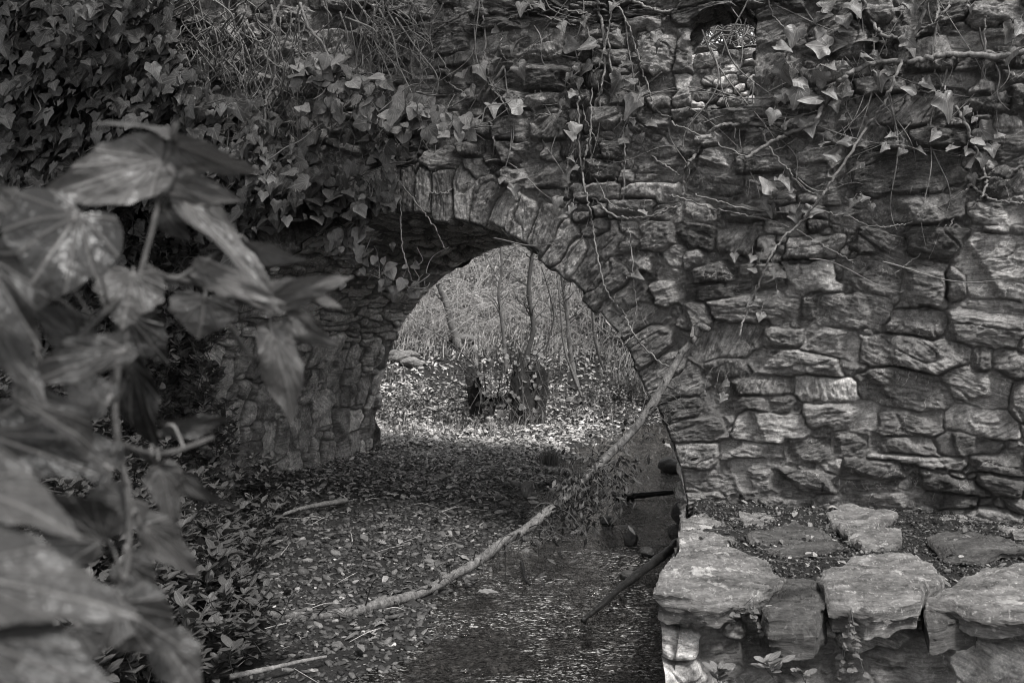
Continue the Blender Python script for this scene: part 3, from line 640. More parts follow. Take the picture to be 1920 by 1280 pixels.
# ------------------------------------------------------------------ ivy vines over the wall, traced one by one
def zz(rg, pts):
    ox, oy = {1: (0, 0), 4: (0, 427), **RG}[rg]; return [(ox+x/3, oy+y/3) for x, y in pts]
IVG = "ivy stems hanging over the bridge face"
VINES = [
 ("pale vine from the top edge looping right above the arch crown", 5, .07, zz(2, [(790,-10),(808,200),(806,330),(800,400),(850,480),(905,570),(960,640),(1040,655),(1130,645),(1240,655),(1320,690)])),
 ("thin vine bending down the dark wall above the vault", 4, .06, zz(2, [(385,-10),(390,95),(450,180),(520,270),(590,380),(615,450),(630,520)])),
 ("dark hooked vine curling like a sickle on the upper wall", 6, .06, zz(2, [(720,60),(560,150),(490,220),(445,300),(470,360),(560,440),(640,490),(690,520)])),
 ("slender vine sloping across the upper wall and ending in a hanging tip", 4, .10, zz(2, [(60,-10),(150,90),(230,210),(300,290),(355,380),(395,500),(398,650),(380,760)])),
 ("thick double curved vine hanging beside the window and swinging right", 7, .10, zz(2, [(1440,-10),(1460,100),(1480,250),(1470,480),(1420,620),(1400,760),(1365,900),(1360,1000),(1400,1090),(1500,1190),(1580,1225),(1660,1225),(1760,1210),(1860,1170),(1919,1150)])),
 ("pale thin vine crossing the thick one and looping at its foot", 4, .14, zz(2, [(1520,30),(1495,200),(1455,350),(1410,450),(1410,620),(1400,780),(1410,900),(1440,1020),(1520,1150),(1600,1175),(1650,1190)])),
 ("long straight vine dropping from the top to the right haunch of the arch", 5, .10, zz(2, [(1500,150),(1510,330),(1540,500),(1580,700),(1595,850),(1590,1000),(1580,1281)])+zz(5, [(1620,20),(1640,250),(1655,450),(1630,600),(1550,715)])),
 ("bright wiry vine passing left of the window down to the sill line", 5, .12, zz(2, [(1520,-10),(1600,110),(1650,250),(1700,410),(1740,530),(1780,630),(1919,665)])),
 ("long vine falling over the voussoirs to the fallen branch", 5, .12, zz(2, [(1335,540),(1335,700),(1345,900),(1370,1060),(1400,1180),(1415,1281)])+zz(5, [(1440,150),(1480,320),(1530,420),(1590,480),(1640,590),(1700,670),(1800,760),(1900,790)])),
 ("short twig with a curled tip above the arch haunch", 3, .12, zz(2, [(1350,500),(1370,650),(1420,760),(1445,830)])),
 ("horizontal dark stem along the top edge", 5, .08, zz(2, [(1125,-5),(1200,45),(1330,70),(1430,90)])),
 ("stem slanting down from the top edge towards the leaf cluster", 5, .08, zz(2, [(1020,-5),(1100,70),(1200,110),(1320,145)])),
 ("looping stem with a long tendril over the dark triangular stone", 4, .07, zz(2, [(1075,50),(960,100),(910,180),(895,260),(920,330),(985,380),(1050,430),(1110,470)])),
 ("forked tendril rising to the right over the dark triangular stone", 3, .08, zz(2, [(1200,180),(1090,250),(1030,310),(985,355),(930,340)])),
 ("woody stem running down between the dressed blocks", 7, .05, zz(2, [(915,375),(815,530),(812,610),(845,700),(860,820),(850,920),(820,1000)])),
 ("rooted stem creeping over the arch ring", 6, .06, zz(2, [(500,1130),(505,1092),(590,1085),(640,1050),(720,1025)])),
 ("curved stem ending on the pale course right of the blocks", 5, .07, zz(2, [(1700,820),(1760,890),(1850,950),(1910,990)])),
 ("thick dark branch arching left of the window head", 8, .10, zz(2, [(1600,-10),(1650,10),(1780,60),(1870,60),(1925,-10)])),
 ("hooked stem below the long vine", 6, .06, zz(2, [(1590,870),(1535,900),(1530,970),(1560,1060),(1590,1100)])),
 ("thin leafy sprig hanging above the arch shoulder", 3, .10, zz(2, [(1305,800),(1275,900),(1265,1050),(1240,1165)])),
 ("thin horizontal runner under the top left vines", 3, .10, zz(2, [(180,160),(300,165),(450,135),(600,125),(790,150)])),
 ("dead twig hanging over the dark vault mouth", 4, .12, zz(2, [(275,980),(330,1100),(335,1280)])),
 ("slanting twig crossing in front of the vault mouth", 4, .12, zz(2, [(340,1040),(450,1180),(530,1285),(580,1400)])),
 ("thick woody branch from the right edge arching down to the leaf cluster", 13, .16, zz(3, [(2000,280),(1800,312),(1560,308),(1430,315),(1300,345),(1120,348),(1000,380),(900,440),(850,490),(790,590),(730,690),(600,750),(500,800),(350,890)])),
 ("deep loop of vine hanging from the top right", 8, .14, zz(3, [(1000,-20),(1050,80),(1100,170),(1180,210),(1280,210),(1370,170),(1450,100),(1500,20),(1500,-20)])),
 ("straight vine dropping to the slate course on the right", 6, .12, zz(3, [(1440,-10),(1430,130),(1405,320),(1430,420),(1480,510)])),
 ("long straight diagonal vine crossing the whole upper right wall", 7, .20, zz(3, [(1385,-20),(1320,170),(1250,300),(1190,450),(1130,590),(1040,710),(900,930),(790,1090),(670,1250)])+zz(6, [(560,60),(480,190),(400,380),(350,500),(320,610)])),
 ("jointed pale vine hanging near the right edge", 6, .10, zz(3, [(1660,-10),(1700,110),(1695,350),(1670,530),(1645,720)])),
 ("s shaped vine at the right edge below the hanging leaf", 7, .10, zz(3, [(1540,600),(1600,720),(1660,870),(1700,980),(1690,1090),(1630,1170)])),
 ("arched thick root just below the window sill", 10, .09, zz(3, [(620,715),(500,695),(300,700),(200,712),(130,770),(80,860),(30,920),(8,1000),(0,1100)])),
 ("sagging tendril below the window", 4, .12, zz(3, [(-60,690),(20,725),(150,790),(280,850),(400,885),(520,850),(640,780)])),
 ("thin tendril running level above the middle courses", 4, .10, zz(3, [(-80,1100),(0,1115),(150,1170),(250,1190),(380,1215),(480,1235),(600,1280)])),
 ("very long wavy tendril crossing the right wall", 4, .11, zz(3, [(60,1095),(200,1130),(350,1175),(550,1200),(700,1180),(850,1205),(940,1220),(1030,1265),(1150,1275),(1280,1250),(1420,1180),(1600,1060)])),
 ("pale diagonal tendril under the window root", 5, .12, zz(3, [(435,715),(500,850),(600,970),(680,1060),(740,1090)])),
 ("vertical jointed stem among the leaves at the top right", 6, .10, zz(3, [(1020,-10),(1022,120),(1020,280)])),
 ("curving thin stem between window and leaf cluster", 4, .10, zz(3, [(480,-10),(520,100),(600,180),(660,220)])),
 ("branching stem end low on the right edge", 6, .08, zz(3, [(1620,1040),(1720,1110),(1840,1140),(1960,1145)])),
 ("pale twig coming in from the right edge", 7, .09, zz(3, [(1960,925),(1800,980),(1660,1010)])),
 ("knotted stem under the thick branch carrying pale leaves", 6, .10, zz(3, [(1000,300),(1060,390),(1150,465),(1250,500),(1400,515),(1490,515)])),
 ("short forked stem falling from the s shaped vine", 6, .08, zz(3, [(1615,1040),(1560,1150),(1500,1280)])),
 ("level tendril with small leaves over the big dark stone", 3, .08, zz(3, [(1060,810),(1200,815),(1330,840),(1450,870),(1560,880)])),
 ("thin stem across the round pale stone", 4, .07, zz(3, [(260,870),(380,840),(500,840),(620,850),(760,840),(880,810)])),
 ("forked twig on the middle of the right wall", 4, .08, zz(6, [(640,10),(760,80),(900,160),(970,205)])),
 ("fine straight twig slanting over two right hand stones", 3, .08, zz(6, [(1490,-20),(1330,150),(1190,260)])),
 ("thick vine hanging at the left of the bare wall", 9, .35, zz(1, [(1590,-10),(1540,120),(1530,250),(1545,440),(1500,560)])),
 ("forked stem hanging in the dark ivy", 7, .35, zz(1, [(1380,-10),(1370,120),(1290,280),(1210,400)])),
 ("branch of the forked stem bending right", 6, .35, zz(1, [(1370,110),(1430,200),(1520,340),(1590,380)])),
 ("pale wavy vine hanging to the leafy spray", 6, .40, zz(1, [(1720,60),(1700,200),(1650,290),(1620,480)])),
 ("thick pale vine leading into the leafy spray", 8, .42, zz(1, [(1690,20),(1740,160),(1840,290),(1870,480),(1910,580)])),
 ("thin vine with a knee in the dark ivy", 4, .40, zz(1, [(1340,180),(1380,380),(1360,450)])),
 ("bent pale twig near the bright gap in the ivy", 5, .40, zz(1, [(1390,-5),(1300,60),(1215,100),(1165,200)])),
 ("crooked pale twig above the gap in the ivy", 6, .45, zz(1, [(870,-10),(885,130),(840,190),(835,250),(880,370),(950,500),(1015,650)])),
 ("thick crooked stem in the top left corner", 7, .55, zz(1, [(120,-10),(100,100),(60,240),(-40,220)])),
 ("pale hooked stem in the top left foliage", 8, .55, zz(1, [(560,80),(475,170),(450,320),(400,380)])),
 ("upright stem behind the near ivy leaves", 5, .50, zz(1, [(620,380),(635,600),(630,800)])),
 ("fine diagonal tendril in the top left foliage", 4, .50, zz(1, [(260,430),(400,570),(560,680),(630,770)])),
 ("long upright vine along the left edge of the arch", 7, .30, zz(1, [(1500,500),(1490,640),(1490,850),(1495,1000),(1490,1280)])),
 ("curved side shoot of the upright vine", 6, .32, zz(1, [(1480,660),(1420,740),(1350,790)])),
 ("diagonal vine towards the vault mouth", 5, .28, zz(1, [(1500,730),(1610,830),(1700,960),(1760,1080),(1830,1200)])),
 ("thin vine with leaf tips hanging inside the arch", 4, .12, zz(5, [(330,-60),(345,100),(380,250),(420,320),(480,365)])),
]
vobs = []
for lb, rpx, off, pts in VINES:
    P = np.array([wp(x, y, off+.035*math.sin(i*1.9+len(pts))) for i, (x, y) in enumerate(pts)])
    a = Acc(); n = max(12, len(pts)*9); C = spline(P, n); C = C+.004*rng.normal(0, 1, C.shape)
    r = rpx/F*6*.5*.72; tube(a, C, r*1.15, r*.7, 7, lump=.05)
    o = a.build("ivy_vine", M_vine if rpx != 8.5 else M_vinedark); tag(o, lb, "vine", IVG); vobs.append(o)

LV = {2: [(870,165,80),(980,262,100),(1290,255,130),(1400,260,130),(1385,380,110),(1280,440,80),(1340,460,80),(1300,525,80),(1270,580,60),(1330,400,60),(1600,360,100),(1560,455,110),(1640,460,80),(1680,520,100),(1640,580,130),(1770,200,90),(1780,255,60),(1690,220,50),(780,380,110),(680,420,80),(730,510,90),(850,600,90),(990,590,110),(1000,380,100),(1010,40,90),(1240,140,90),(1370,110,100),(1550,180,60),(1530,30,60),(1720,360,35),(1320,710,110),(1290,770,80),(1240,570,60),(1230,635,40),(1610,750,80),(1690,765,70),(1740,695,70),(1640,685,50),(1290,890,60),(1315,940,60),(1270,980,80),(1020,1000,70),(900,1010,60),(970,1060,80),(1210,1130,90),(1250,1200,80),(1300,1170,80),(740,40,60),(640,80,40),(270,75,50),(1495,1040,80),(1590,785,60),(1700,1190,60),(1120,30,70),(860,330,60)],
 3: [(780,90,130),(910,110,130),(820,20,130),(900,165,90),(770,180,80),(780,260,130),(860,255,100),(550,260,110),(630,190,130),(610,350,90),(560,400,130),(670,455,110),(640,530,150),(730,550,140),(560,530,90),(820,370,90),(785,440,110),(825,515,110),(900,550,60),(860,590,70),(510,645,100),(640,670,100),(710,700,110),(570,710,70),(930,520,80),(900,370,70),(1050,220,100),(1270,225,90),(1290,275,100),(1250,190,60),(1080,310,70),(1030,320,80),(1105,440,110),(1170,400,100),(1290,500,90),(1370,470,110),(1490,570,170),(1600,620,60),(1640,670,50),(1700,740,120),(1770,760,70),(1660,790,100),(1740,835,80),(1600,850,70),(1610,900,110),(1510,840,90),(1420,755,100),(1320,840,100),(1235,850,70),(1140,825,70),(1180,770,80),(1240,800,60),(920,795,80),(1010,800,90),(850,870,110),(790,810,60),(980,930,130),(1690,890,80),(1630,1000,80),(480,1050,110),(560,1020,100),(590,1090,90),(450,1140,90),(500,1180,100),(640,1210,110),(720,1190,110),(1010,1110,70),(960,1140,80),(1060,1160,50),(1270,80,60),(1300,20,120),(1620,40,60),(1840,170,160),(1900,150,130),(1850,290,110),(900,665,45),(1220,50,90),(470,740,40),(1840,1135,30),(960,30,120),(1000,60,90)],
 5: [(1530,450,90),(1600,420,70),(1650,270,80),(1560,605,40),(285,100,60),(215,270,60),(300,360,90),(225,330,60),(340,315,50),(415,215,60),(160,285,50),(190,190,60),(410,345,40),(10,320,60),(140,10,70),(60,80,90),(50,180,60),(360,220,40),(100,120,70),(120,240,60),(260,300,50)],
 6: [(290,165,60),(390,170,60),(430,205,40),(510,235,50),(400,240,60),(550,260,80),(530,370,60),(400,410,80),(440,490,60),(480,110,80),(240,870,60),(230,950,70),(120,930,50),(190,900,40),(150,830,40)]}
grp = [("bright ivy leaves clustered on the wall left of the window", lambda x, y, r: r == 2 and x < 1270 and x > 1000 and y < 300, 'ivy'),
 ("loose ivy leaves scattered over the dark upper wall", lambda x, y, r: r == 2 and x <= 1000, 'ivy'),
 ("small ivy leaves below the looping vines above the arch", lambda x, y, r: r == 2, 'ivy'),
 ("dense cluster of big pale ivy leaves right of the window", lambda x, y, r: r == 3 and x < 1610 and y < 260, 'ivy'),
 ("ivy leaves around the thick branch in the top right corner", lambda x, y, r: r == 3 and y < 215, 'ivy'),
 ("row of small ivy leaves over the big dark stone near the right edge", lambda x, y, r: r == 3 and x > 1530 and y < 345, 'ivy'),
 ("faded ivy leaves on the wall below the window", lambda x, y, r: r == 3, 'ivy'),
 ("heart shaped leaves dangling in front of the vault", lambda x, y, r: r == 5 and x < 900, 'heart'),
 ("few leaves clinging to the right haunch of the arch", lambda x, y, r: r == 5, 'ivy'),
 ("small leaves around the lower end of the diagonal vine", lambda x, y, r: r == 6, 'ivy3')]
allL = [(RG[r][0]+x/3, RG[r][1]+y/3, s/3, r) for r, L in LV.items() for x, y, s in L]
used = set()
for lb, fn, kind in grp:
    a = Acc(); st_ = Acc(); P = []; Sz = []; Tn = []; rk = {}
    for i, (x, y, s, r) in enumerate(allL):
        if i in used or not fn(x, y, r): continue
        used.add(i); p = wp(x, y, .12+rng.uniform(0, .08)); P.append(p); Sz.append(s/F*p[1]*rng.uniform(.8, 1.1)); Tn.append(rng.uniform(.7, 1.7))
        q = p+np.array([rng.normal(0, .03), 0, rng.uniform(.03, .1)])-WN*.09
        tube(st_, spline([q, (p+q)/2+[0, 0, .02], p+[0, 0, Sz[-1]*.25]], 5), .0022, .0016, 4, cap=False)
    P = np.array(P); Sz = np.array(Sz); Tn = np.array(Tn)
    kk = rng.random(len(P)); ks = [kind, 'ivy3', 'ivy' if kind != 'heart' else 'heart']
    for q in range(3):
        I = (kk >= q/3) & (kk < (q+1)/3)
        if I.any(): wall_leaves(a, P[I], Sz[I], Tn[I], ks[q], n=3, rings=3, fold=.5, curl=.6, wave=.13, spread=1.5)
    r_ = empty("ivy_cluster", tuple(P.mean(0))); tag(r_, lb, "ivy")
    off_ = P.mean(0); a.merge(st_, 1.2); a.build("foliage", M_ivy, r_, True, off_)

# ------------------------------------------------------------------ ivy curtain on the left, in several sprays
def inpoly(px, py, poly):
    c = False; n = len(poly)
    for i in range(n):
        x1, y1 = poly[i]; x2, y2 = poly[i-1]
        if (y1 > py) != (y2 > py) and px < (x2-x1)*(py-y1)/(y2-y1)+x1: c = not c
    return c
def spray(lb, poly, n, szpx, o0, o1, tone, kind='ivy', stuff=False, ntw=60, name="ivy_spray", shrink=1.):
    xs = [p[0] for p in poly]; ys = [p[1] for p in poly]; P = []; tw = Acc(); leaf = Acc()
    cl = []
    while len(P) < n:
        if not cl or rng.random() < .16:
            x, y = rng.uniform(min(xs), max(xs)), rng.uniform(min(ys), max(ys))
            if not inpoly(x, y, poly): continue
            cl.append((x, y, rng.uniform(o0, o1)))
        cx, cy, co = cl[rng.integers(len(cl))]
        x, y = cx+rng.normal(0, 26), cy+rng.normal(0, 18)
        if not inpoly(x, y, poly): continue
        P.append(wp(x, y, max(.05, co+rng.normal(0, .05))))
    P = np.array(P); sz = szpx/F*P[:, 1]*rng.uniform(.4, 1.45, n); tn = rng.uniform(tone*.55, tone*1.35, n)
    wall_leaves(leaf, P, sz, tn, kind, n=2, rings=2, spread=1.3, fold=.3, curl=.3)
    for _ in range(ntw):
        cx, cy, co = cl[rng.integers(len(cl))]; q = [wp(cx, cy, co)]
        dx, dy = rng.normal(0, 60), rng.uniform(-20, 110)
        for k in range(1, 5): q.append(wp(cx+dx*k/4+rng.normal(0, 9), cy-dy*k/4+rng.normal(0, 8), max(.06, co-.06*k+rng.normal(0, .03))))
        tube(tw, spline(q, 14), rng.uniform(.003, .007), .002, 5)
    c = P.mean(0); r_ = empty(name, tuple(c)); tag(r_, lb, "ivy", kind="stuff" if stuff else None)
    leaf.merge(tw, 1.1); leaf.build("foliage", M_ivy, r_, True, c)
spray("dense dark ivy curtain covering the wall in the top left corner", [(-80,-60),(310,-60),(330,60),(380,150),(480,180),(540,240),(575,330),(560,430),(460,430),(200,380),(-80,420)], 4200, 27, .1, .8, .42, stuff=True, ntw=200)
spray("long leafy ivy spray reaching right from the dark curtain", [(540,115),(640,105),(720,150),(800,180),(890,225),(885,262),(790,262),(700,235),(560,215)], 240, 27, .4, .6, 1.3, 'heart', ntw=40)
spray("ivy hanging over the left shoulder of the arch", [(560,215),(700,250),(790,290),(770,330),(700,420),(690,470),(560,430),(520,320)], 260, 29, .06, .35, .7, 'ivy3', ntw=40)
spray("thin ivy tail dangling at the vault mouth", [(600,420),(700,440),(745,520),(790,540),(740,560),(650,480),(590,470)], 46, 28, .1, .25, 1.2, 'heart', ntw=12)
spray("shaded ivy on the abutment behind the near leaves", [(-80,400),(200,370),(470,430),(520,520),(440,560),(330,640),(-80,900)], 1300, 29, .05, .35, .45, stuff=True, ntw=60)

a = Acc()
for k in range(170):
    x = rng.uniform(330, 800) if k < 130 else rng.uniform(0, 340); y = rng.uniform(-40, 120); L = rng.uniform(80, 330); dx = rng.normal(0, 60); of = rng.uniform(.12, .5)
    q = [wp(x+dx*t+rng.normal(0, 15), y+L*t, max(.06, of-.2*t)) for t in np.linspace(0, 1, 6)]
    tube(a, spline(q, 26), rng.uniform(.003, .008), .0018, 5, lump=.03)
for k in range(46):
    x = rng.uniform(820, 1900); y = rng.uniform(-60, 200); L = rng.uniform(120, 420); dx = rng.normal(0, 90); am = rng.uniform(5, 28); f_ = rng.uniform(4, 9); ph = rng.uniform(0, 6)
    q = [wp(x+dx*t+am*math.sin(f_*t+ph), y+L*t*(1-.25*t), .09+.02*math.sin(5*t+ph)) for t in np.linspace(0, 1, 12)]
    tube(a, spline(q, 60), rng.uniform(.003, .0065), .0018, 6, lump=.03)
for k in range(20):
    x = rng.uniform(900, 1750); y = rng.uniform(20, 520); L = rng.uniform(120, 380); am = rng.uniform(8, 26); ph = rng.uniform(0, 6); sl_ = rng.normal(.1, .25)
    q = [wp(x+L*t, y+sl_*L*t+am*math.sin(4.5*t+ph), .085) for t in np.linspace(0, 1, 12)]
    tube(a, spline(q, 60), rng.uniform(.0025, .005), .0016, 6, lump=.03)
g = a.build("bare_vines", M_vine, None, True); tag(g, "tangle of thin bare ivy stems hanging and looping over the top of the wall", "vines", kind="stuff")
# ------------------------------------------------------------------ small leaved shrub on the left bank
def sprigs(acc, tw, roots, hgt, lsz, tone, nl=(10, 18), kind='oval', lean=(0, 0)):
    for p in roots:
        h_ = rng.uniform(.6, 1.2)*hgt; d = np.array([rng.normal(lean[0], .35), rng.normal(lean[1], .35), 1.]); d = unit(d)
        C = spline([p, p+d*h_*.5+rng.normal(0, .02, 3), p+d*h_+rng.normal(0, .03, 3)], 8); tube(tw, C, .003, .0015, 4)
        k = int(rng.integers(*nl)); f = rng.uniform(.15, 1, k)**.7; i = (f*7).astype(int); B = C[i]
        a = rng.uniform(0, 2*math.pi, k); Y = np.stack([np.cos(a), np.sin(a), rng.uniform(.1, 1.1, k)], -1); N = np.stack([-np.cos(a)*.6, -np.sin(a)*.6, np.ones(k)], -1)
        batch(acc, kind, B, Y, N, lsz*rng.uniform(.6, 1.2, k), rng.uniform(tone*.7, tone*1.4, k), rings=2, fold=.5, curl=.3)
def hit(px, py, back):                            # where the pixel's ray meets bank or wall, a little in front
    yy = np.linspace(3, 9, 400); q = np.stack([(px-960)/F*yy, yy, CAMZ-(py-560)/F*yy], -1); t_, d_ = toW(q[:, 0], q[:, 1])
    k = np.argmax((q[:, 2] < ground_z(q[:, 0], q[:, 1])) | (d_ > -.05)); return up(px, py, yy[k]-back)
lf, tw = Acc(), Acc(); roots = []
poly = [(120,380),(260,350),(420,560),(400,700),(440,830),(560,960),(500,1010),(480,1140),(520,1200),(420,1290),(100,1290),(-60,900),(40,560)]
while len(roots) < 1500:
    x, y = rng.uniform(-60, 560), rng.uniform(350, 1300)
    if not inpoly(x, y, poly): continue
    roots.append(hit(x, y, rng.uniform(0, .45)))
for _ in range(900):
    x, y = rng.uniform(-6.5, -2.2), rng.uniform(1.5, 6.9); roots.append(np.array([x, y, float(ground_z(x, y))-.02]))
sprigs(lf, tw, roots, .16, .07, .95)
u = empty("undergrowth", tuple(roots[0])); tag(u, "small leaved evergreen undergrowth covering the left bank", "undergrowth", kind="stuff")
lf.build("leaves", M_small, u, True, roots[0]); tw.build("stems", M_vinedark, u, True, roots[0])
for i, (x, y, yy, lb) in enumerate([(540,960,6.9,"small pale sprig sprouting from the abutment foot"),(405,770,7.2,"young sprig standing against the dark vault stones"),(465,965,6.6,"leafy sprig beside the thin stick on the left bank"),(520,1070,5.9,"little sprig growing out of the gravel edge"),(150,290,7.6,"pointed sprig lit up in the dark ivy"),(430,1070,5.6,"bushy sprig at the foot of the left bank"),(455,1135,5.2,"small plant next to the buried end of the fallen branch")]):
    lf, tw = Acc(), Acc(); p = up(x, y+25, yy); sprigs(lf, tw, [p, p+[.02, .02, 0], p-[.03, 0, 0]], .17, .075, 1.35, (12, 18))
    u = empty("leafy_sprig", tuple(p)); tag(u, lb, "plant", "sprigs on the left bank"); lf.merge(tw, 1.0); lf.build("foliage", M_small, u, True, p)

# ------------------------------------------------------------------ gravel, leaf litter
def pebble_tpl(s, nn=7):
    r_ = np.random.default_rng(s); a = np.sort(r_.uniform(0, 2*math.pi, nn)+0); a = np.linspace(0, 2*math.pi, nn, endpoint=False)+r_.normal(0, .24, nn); rr = r_.uniform(.6, 1.1, nn)
    el = r_.uniform(.6, .95)
    top = np.stack([np.cos(a)*rr*.8, np.sin(a)*rr*.8*el, r_.uniform(.7, 1.1, nn)], -1); mid = np.stack([np.cos(a)*rr, np.sin(a)*rr*el, r_.uniform(.05, .35, nn)], -1)
    bot = np.stack([np.cos(a)*rr*.8, np.sin(a)*rr*.8*el, -np.ones(nn)*.8], -1)
    V = np.vstack([top, mid, bot, [[0, 0, 1.1]]]); j = np.arange(nn); k = (j+1) % nn
    Q = np.vstack([np.stack([nn+j, nn+k, k, j], -1), np.stack([2*nn+j, 2*nn+k, nn+k, nn+j], -1)]); T = np.stack([j, k, np.full(nn, 3*nn)], -1)
    return V, T, Q
PT = [pebble_tpl(s) for s in range(7)]
def pebbles(acc, x, y, z, size, flat, tone, tilt=.25):
    n = len(x); w_ = rng.integers(0, 7, n)
    for q in range(7):
        I = np.where(w_ == q)[0]; V, T, Q = PT[q]; k = len(I)
        if not k: continue
        a = rng.uniform(0, 2*math.pi, k); Nn = np.stack([rng.normal(0, tilt, k), rng.normal(0, tilt, k), np.ones(k)], -1); Nn /= np.linalg.norm(Nn, axis=1)[:, None]
        X = np.stack([np.cos(a), np.sin(a), 0*a], -1); X = X-Nn*(X*Nn).sum(1)[:, None]; X /= np.linalg.norm(X, axis=1)[:, None]; Y = np.cross(Nn, X)
        S_ = size[I]; st = rng.uniform(.75, 1.4, k)
        P = np.stack([x[I], y[I], z[I]], -1)[:, None]+S_[:, None, None]*(V[None, :, 0, None]*st[:, None, None]*X[:, None]+V[None, :, 1, None]*Y[:, None]+V[None, :, 2, None]*flat[I][:, None, None]*Nn[:, None])
        off = (np.arange(k)*len(V))[:, None, None]; tn = np.broadcast_to(tone[I][:, None, None], (k, len(V), 3))
        acc.add(P.reshape(-1, 3), (T[None]+off).reshape(-1, 3), (Q[None]+off).reshape(-1, 4), tone=tn.reshape(-1, 3))
def bed(n, y0, y1, x0=-2.6, x1=3.2, pw=1.):
    y = y0+(y1-y0)*rng.random(n)**pw; x = rng.uniform(x0, x1, n); return x, y
ac = Acc()
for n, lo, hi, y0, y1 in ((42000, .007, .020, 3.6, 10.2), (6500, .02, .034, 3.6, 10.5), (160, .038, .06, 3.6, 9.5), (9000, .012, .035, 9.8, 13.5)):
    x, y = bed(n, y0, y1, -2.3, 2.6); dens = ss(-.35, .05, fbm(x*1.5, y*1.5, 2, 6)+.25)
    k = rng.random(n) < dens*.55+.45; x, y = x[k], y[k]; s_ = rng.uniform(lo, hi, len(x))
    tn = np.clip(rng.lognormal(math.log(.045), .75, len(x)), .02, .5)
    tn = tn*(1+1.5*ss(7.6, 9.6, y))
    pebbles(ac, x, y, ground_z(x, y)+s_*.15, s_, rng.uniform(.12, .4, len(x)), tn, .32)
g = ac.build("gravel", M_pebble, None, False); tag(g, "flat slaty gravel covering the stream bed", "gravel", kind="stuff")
def litter(acc, n, x0, x1, y0, y1, sz, tone, kinds=('oak', 'oval', 'lance'), cond=None, up_=0.01, tilt=.35):
    for kd in kinds:
        m = n//len(kinds); x = rng.uniform(x0, x1, m); y = rng.uniform(y0, y1, m)
        if cond is not None: k = cond(x, y); x, y = x[k], y[k]
        m = len(x); a = rng.uniform(0, 2*math.pi, m); Y = np.stack([np.cos(a), np.sin(a), rng.normal(0, .2, m)], -1); N = np.stack([rng.normal(0, tilt, m), rng.normal(-.1, tilt, m), np.ones(m)], -1)
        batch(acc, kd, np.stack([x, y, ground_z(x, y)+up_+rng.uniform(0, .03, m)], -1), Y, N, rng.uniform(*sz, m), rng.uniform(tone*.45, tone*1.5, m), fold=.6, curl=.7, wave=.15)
ac = Acc()
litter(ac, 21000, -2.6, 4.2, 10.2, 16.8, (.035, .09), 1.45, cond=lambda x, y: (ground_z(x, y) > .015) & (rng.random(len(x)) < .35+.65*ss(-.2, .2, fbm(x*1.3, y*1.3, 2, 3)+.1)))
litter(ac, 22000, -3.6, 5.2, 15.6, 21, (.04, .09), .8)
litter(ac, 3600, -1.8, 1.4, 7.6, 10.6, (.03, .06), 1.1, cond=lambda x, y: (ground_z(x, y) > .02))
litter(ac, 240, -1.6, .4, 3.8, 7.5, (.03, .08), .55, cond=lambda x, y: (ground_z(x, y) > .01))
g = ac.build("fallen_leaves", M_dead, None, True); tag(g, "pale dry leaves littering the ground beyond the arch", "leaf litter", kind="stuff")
# debris on the ledge earth
ac = Acc(); n = 16000; ey_ = rng.uniform(3.85, 6.2, n); ex_ = LX0(ey_)+.04+rng.uniform(0, 1, n)*3.4
s_ = rng.uniform(.003, .009, n)*(1+.8*(rng.random(n) < .1)); zz_ = .385+.03*ss(4.2, 3.75, ey_)+.07*ss(1.2, 2.8, ex_)*ss(4.8, 5.8, ey_)+.01
pebbles(ac, ex_, ey_, zz_, s_, rng.uniform(.3, .7, n), np.clip(rng.lognormal(math.log(.05), .75, n), .01, .4), .5)
g = ac.build("gravel", M_pebble, None, False); tag(g, "fine grit and crumbs of slate on the ledge earth", "grit", kind="stuff")
ac = Acc(); n = 420; ey_ = rng.uniform(3.85, 6.1, n); ex_ = LX0(ey_)+.05+rng.uniform(0, 1, n)*3.0; a = rng.uniform(0, 6.28, n)
batch(ac, 'oval', np.stack([ex_, ey_, .405+.07*ss(1.2, 2.8, ex_)*ss(4.8, 5.8, ey_)+.02*rng.random(n)], -1), np.stack([np.cos(a), np.sin(a), rng.normal(0, .2, n)], -1), np.stack([rng.normal(0, .4, n), rng.normal(0, .4, n), np.ones(n)], -1), rng.uniform(.02, .055, n), rng.uniform(.25, 1.1, n), curl=.6, fold=.6)
g = ac.build("leaf_litter", M_dead, None, True); tag(g, "small dead leaves lying between the ledge slabs", "leaf litter", kind="stuff")

ac = Acc()
for k in range(150):
    y = rng.uniform(3.95, 6.0); x = float(LX0(y))+rng.uniform(.1, 3.2); z = .41+.07*float(ss(1.2, 2.8, x)*ss(4.8, 5.8, y)); a_ = rng.uniform(0, 6.28); L = rng.uniform(.03, .14); d = np.array([math.cos(a_), math.sin(a_), 0])
    tube(ac, spline([(x, y, z), np.array([x, y, z+.006])+d*L*.5+rng.normal(0, .006, 3), np.array([x, y, z])+d*L], 6), .0016, .001, 4)
g = ac.build("twig_litter", M_vine, None, True); tag(g, "tiny broken twigs and needles scattered over the ledge", "litter", kind="stuff")
ac = Acc()
for k in range(170):
    y = rng.uniform(3.9, 13.5); x = rng.uniform(-1.8, 1.6)
    z = float(ground_z(x, y))+.025
    if z < .03: continue
    a_ = rng.uniform(0, 6.28); L = rng.uniform(.06, .35); d = np.array([math.cos(a_), math.sin(a_), 0])
    tube(ac, spline([(x, y, z), np.array([x, y, z+.012])+d*L*.5+rng.normal(0, .012, 3), np.array([x, y, z])+d*L], 7), rng.uniform(.0015, .004), .001, 4)
g = ac.build("twig_litter", M_twig, None, True); tag(g, "thin broken twigs strewn over the gravel bed", "litter", kind="stuff")
